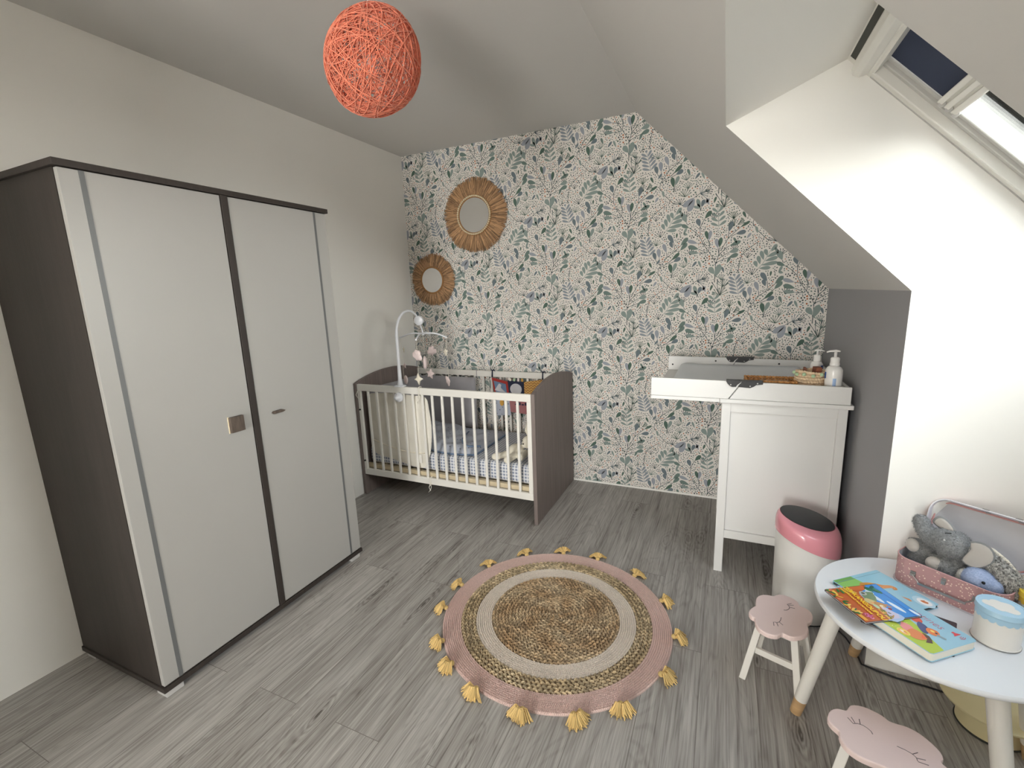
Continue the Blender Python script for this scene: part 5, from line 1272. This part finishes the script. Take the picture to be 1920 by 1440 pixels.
# ------------------------------------------------------------------ PLUSH ELEPHANT, WHALE, BLANKET in the suitcase
def E(x, y, z): return (*tt(x, y), TZ + (z - .46) * K_)
GC = ((.205, .21, .215), (.33, .335, .34))
t = thing('plush_elephant', 'grey plush elephant with pale ears lying in the pink suitcase', 'soft toy', E(3.12, -1.52, .48))
plush('body', [
    (E(3.128, -1.517, .618), (.050, .046, .044)), (E(3.112, -1.505, .625), (.040, .036, .036)),
    ('t', [E(3.108, -1.508, .615), E(3.086, -1.492, .615), E(3.068, -1.478, .640), E(3.060, -1.470, .662)], [.030, .026, .024, .023]),
    (E(3.150, -1.500, .540), (.055, .050, .042)),
    ('t', [E(3.100, -1.470, .555), E(3.072, -1.462, .565), E(3.058, -1.458, .570)], [.026, .026, .024]),
    ('t', [E(3.075, -1.480, .525), E(3.052, -1.470, .530)], [.020, .016]),
    ('t', [E(3.125, -1.528, .530), E(3.108, -1.520, .542), E(3.098, -1.508, .548)], [.030, .030, .026]),
    ('t', [E(3.060, -1.476, .528), E(3.090, -1.500, .522), E(3.130, -1.540, .505)], [.014, .020, .026])], 'fur', t, .0045, 9000, .0065, GC, 2)
def cap(c, r, d):
    d = Vector(d).normalized(); q = d.to_track_quat('Z', 'Y').to_matrix(); b = MB(); b.ell(c, (r, r, r * .55), q, 18); return b
VW = (CAM_POS - Vector(E(3.1, -1.5, .58))).normalized()
for c, d in ((E(3.053, -1.468, .573), (-1, -.55, .25)), (E(3.090, -1.522, .547), (-.45, -1, .35))):
    cap(Vector(c) + Vector(d).normalized() * .008, .0215, d).build('foot_pad', 'felt_light', t, smooth=True)
def ear(pts, th, m):      # outline given by points in space
    P = [Vector(p) for p in pts]; c = sum(P, Vector()) / len(P); n = (P[len(P) // 4] - c).cross(P[len(P) // 2] - c).normalized()
    if n.dot(VW) < 0: n = -n
    u = (P[0] - c).normalized(); v = n.cross(u); o2 = [((p - c).dot(u), (p - c).dot(v)) for p in P]
    return pillow(dens(o2, 3), lambda x, y, h: tuple(c + u * x + v * y + n * h), th, .5, 6, .0), c, n, u, v, o2
big = [E(3.150, -1.568, .660), E(3.168, -1.582, .668), E(3.186, -1.594, .662), E(3.196, -1.602, .640), E(3.192, -1.600, .612), E(3.175, -1.588, .588), E(3.158, -1.575, .580), E(3.138, -1.562, .590), E(3.144, -1.566, .615), E(3.152, -1.570, .640)]
pb, c, n_, u, v, o2 = ear(big, .010, 'fur')
pb.c = [(.26, .265, .27, 1)] * len(pb.f); eo = pb.build('ear', 'fur', t, smooth=True)
inner = [(x * .90, y * .90) for x, y in dens(o2, 2)]; pillow(inner, lambda x, y, h: tuple(c + u * x + v * y + n_ * (h + .0035)), .007, .5, 5).build('ear_lining', 'felt_light', eo, smooth=True)
sm = [E(3.088, -1.470, .668), E(3.098, -1.476, .690), E(3.112, -1.488, .692), E(3.130, -1.502, .676), E(3.140, -1.510, .655), E(3.120, -1.500, .652), E(3.100, -1.485, .655)]
pb, c, n_, u, v, o2 = ear(sm, .010, 'fur'); pb.c = [(.26, .265, .27, 1)] * len(pb.f); eo = pb.build('ear', 'fur', t, smooth=True)
inner = [(x * .78, y * .78) for x, y in dens(o2, 2)]; pillow(inner, lambda x, y, h: tuple(c + u * x + v * y + n_ * (h + .004)), .006, .5, 5).build('ear_lining', 'felt_light', eo, smooth=True)
hc = Vector(E(3.112, -1.508, .620))
b = MB(); b.tube([hc + VW * .036 + Vector((-.003, 0, -.004)), hc + VW * .041 + Vector((.000, 0, .006))], [.0035, .0030], 8); b.build('tusk', 'white', t, smooth=True)
b = MB(); ec = Vector(E(3.117, -1.510, .650)) + VW * .031; b.tube([ec + Vector((-.006, .004, -.003)), ec, ec + Vector((.006, -.004, .003))], .0013, 6); b.build('closed_eye', 'eye', t, smooth=True)
t = thing('plush_whale', 'round pale blue plush whale with a black eye in the suitcase', 'soft toy', E(3.165, -1.60, .50))
plush('body', [(E(3.175, -1.590, .552), (.042, .036, .036)), (E(3.200, -1.608, .545), (.026, .024, .026))], 'fur', t, .0045, 3500, .004, ((.36, .45, .66), (.46, .54, .74)), 4)
plush('belly', [(E(3.150, -1.570, .540), (.022, .020, .030)), (E(3.176, -1.588, .525), (.038, .030, .022))], 'fur', t, .0045, 1500, .004, ((.60, .58, .54), (.70, .68, .64)), 5)
b = MB(); b.ell(Vector(E(3.180, -1.596, .547)) + VW * .038, (.0045, .0045, .0045), None, 12); b.build('eye', 'eye', t, smooth=True)
t = thing('fluffy_blanket', 'mottled grey and cream fluffy blanket stuffed into the right of the suitcase', 'blanket', E(3.22, -1.57, .5))
plush('fabric', [('t', [E(3.175, -1.545, .615), E(3.205, -1.575, .605), E(3.232, -1.600, .580), E(3.245, -1.615, .545)], [.028, .030, .028, .026]), (E(3.215, -1.59, .54), (.040, .035, .04))], 'fur', t, .006, 4500, .009, ((.10, .095, .09), (.62, .60, .56)), 6)
b = MB(); b.tube([E(3.178, -1.545, .646), E(3.205, -1.566, .640), E(3.228, -1.586, .622), E(3.247, -1.604, .596), E(3.256, -1.616, .570)], .006, 8); b.build('trim', 'cream_star', t, smooth=True)

# ------------------------------------------------------------------ TINS
def tin(x, y, top, body, label, cloud):
    t = thing('round_tin', label, 'tin', (x, y, TZ), 0, 'storage tins'); R = .0485; Ht = .098
    b = MB(); b.lathe((x, y, TZ), [(R - .001, 0), (R + .001, .0015), (R + .001, .004), (R - .001, .005), (R - .001, Ht - .006)], 64); o = b.build('body', body, t); smooth_by_angle(o, 50)
    b = MB(); b.lathe((x, y, TZ), [(R, .0002), (R + .0018, .0015), (R + .0018, .0035), (R, .0045)], 64); b.build('base_rim', 'metal', t, smooth=True)
    b = MB(); b.lathe((x, y, TZ + Ht - .008), [(R + .001, 0), (R + .0028, .002), (R + .0028, .004), (R + .0015, .006), (R + .0020, .014), (R + .001, .0165), (R - .003, .0165), (R - .004, .015), (.001, .015)], 64); ld_ = b.build('lid', top, t); smooth_by_angle(ld_, 50)
    # scalloped band under the lid
    b = MB(); n = 96; vs = []
    for k in range(n + 1):
        a = 2 * pi * k / n; zl = Ht - .018 - .007 * abs(sin(a * 9)) ** .6
        for z in (zl, Ht - .006): vs.append((x + (R + .0002) * cos(a), y + (R + .0002) * sin(a), TZ + z))
    b.add(vs, [(2 * k, 2 * k + 2, 2 * k + 3, 2 * k + 1) for k in range(n)]); b.build('scallop_band', top, t, smooth=True)
    if cloud:
        b = MB(); o = cloud_ol(.036); a = radians(-30); b.prism([(px * cos(a) * 1.05 - py * sin(a) * 1.05, px * sin(a) * 1.05 + py * cos(a) * 1.05) for px, py in o], lambda px, py, h: (x + px, y + py, TZ + Ht + .0068 + h), 0, .0008); b.build('cloud_print', 'tin_white', ld_)
x, y = tt(3.160, -1.748); tin(x, y, 'tin_blue', 'tin_white', 'round white tin with a sky blue lid and a cloud on it', True)
x, y = tt(3.291, -1.650); tin(x, y, 'tin_yellow', 'tin_dots', 'round speckled tin with a yellow lid standing behind the blue-lidded tin', True)
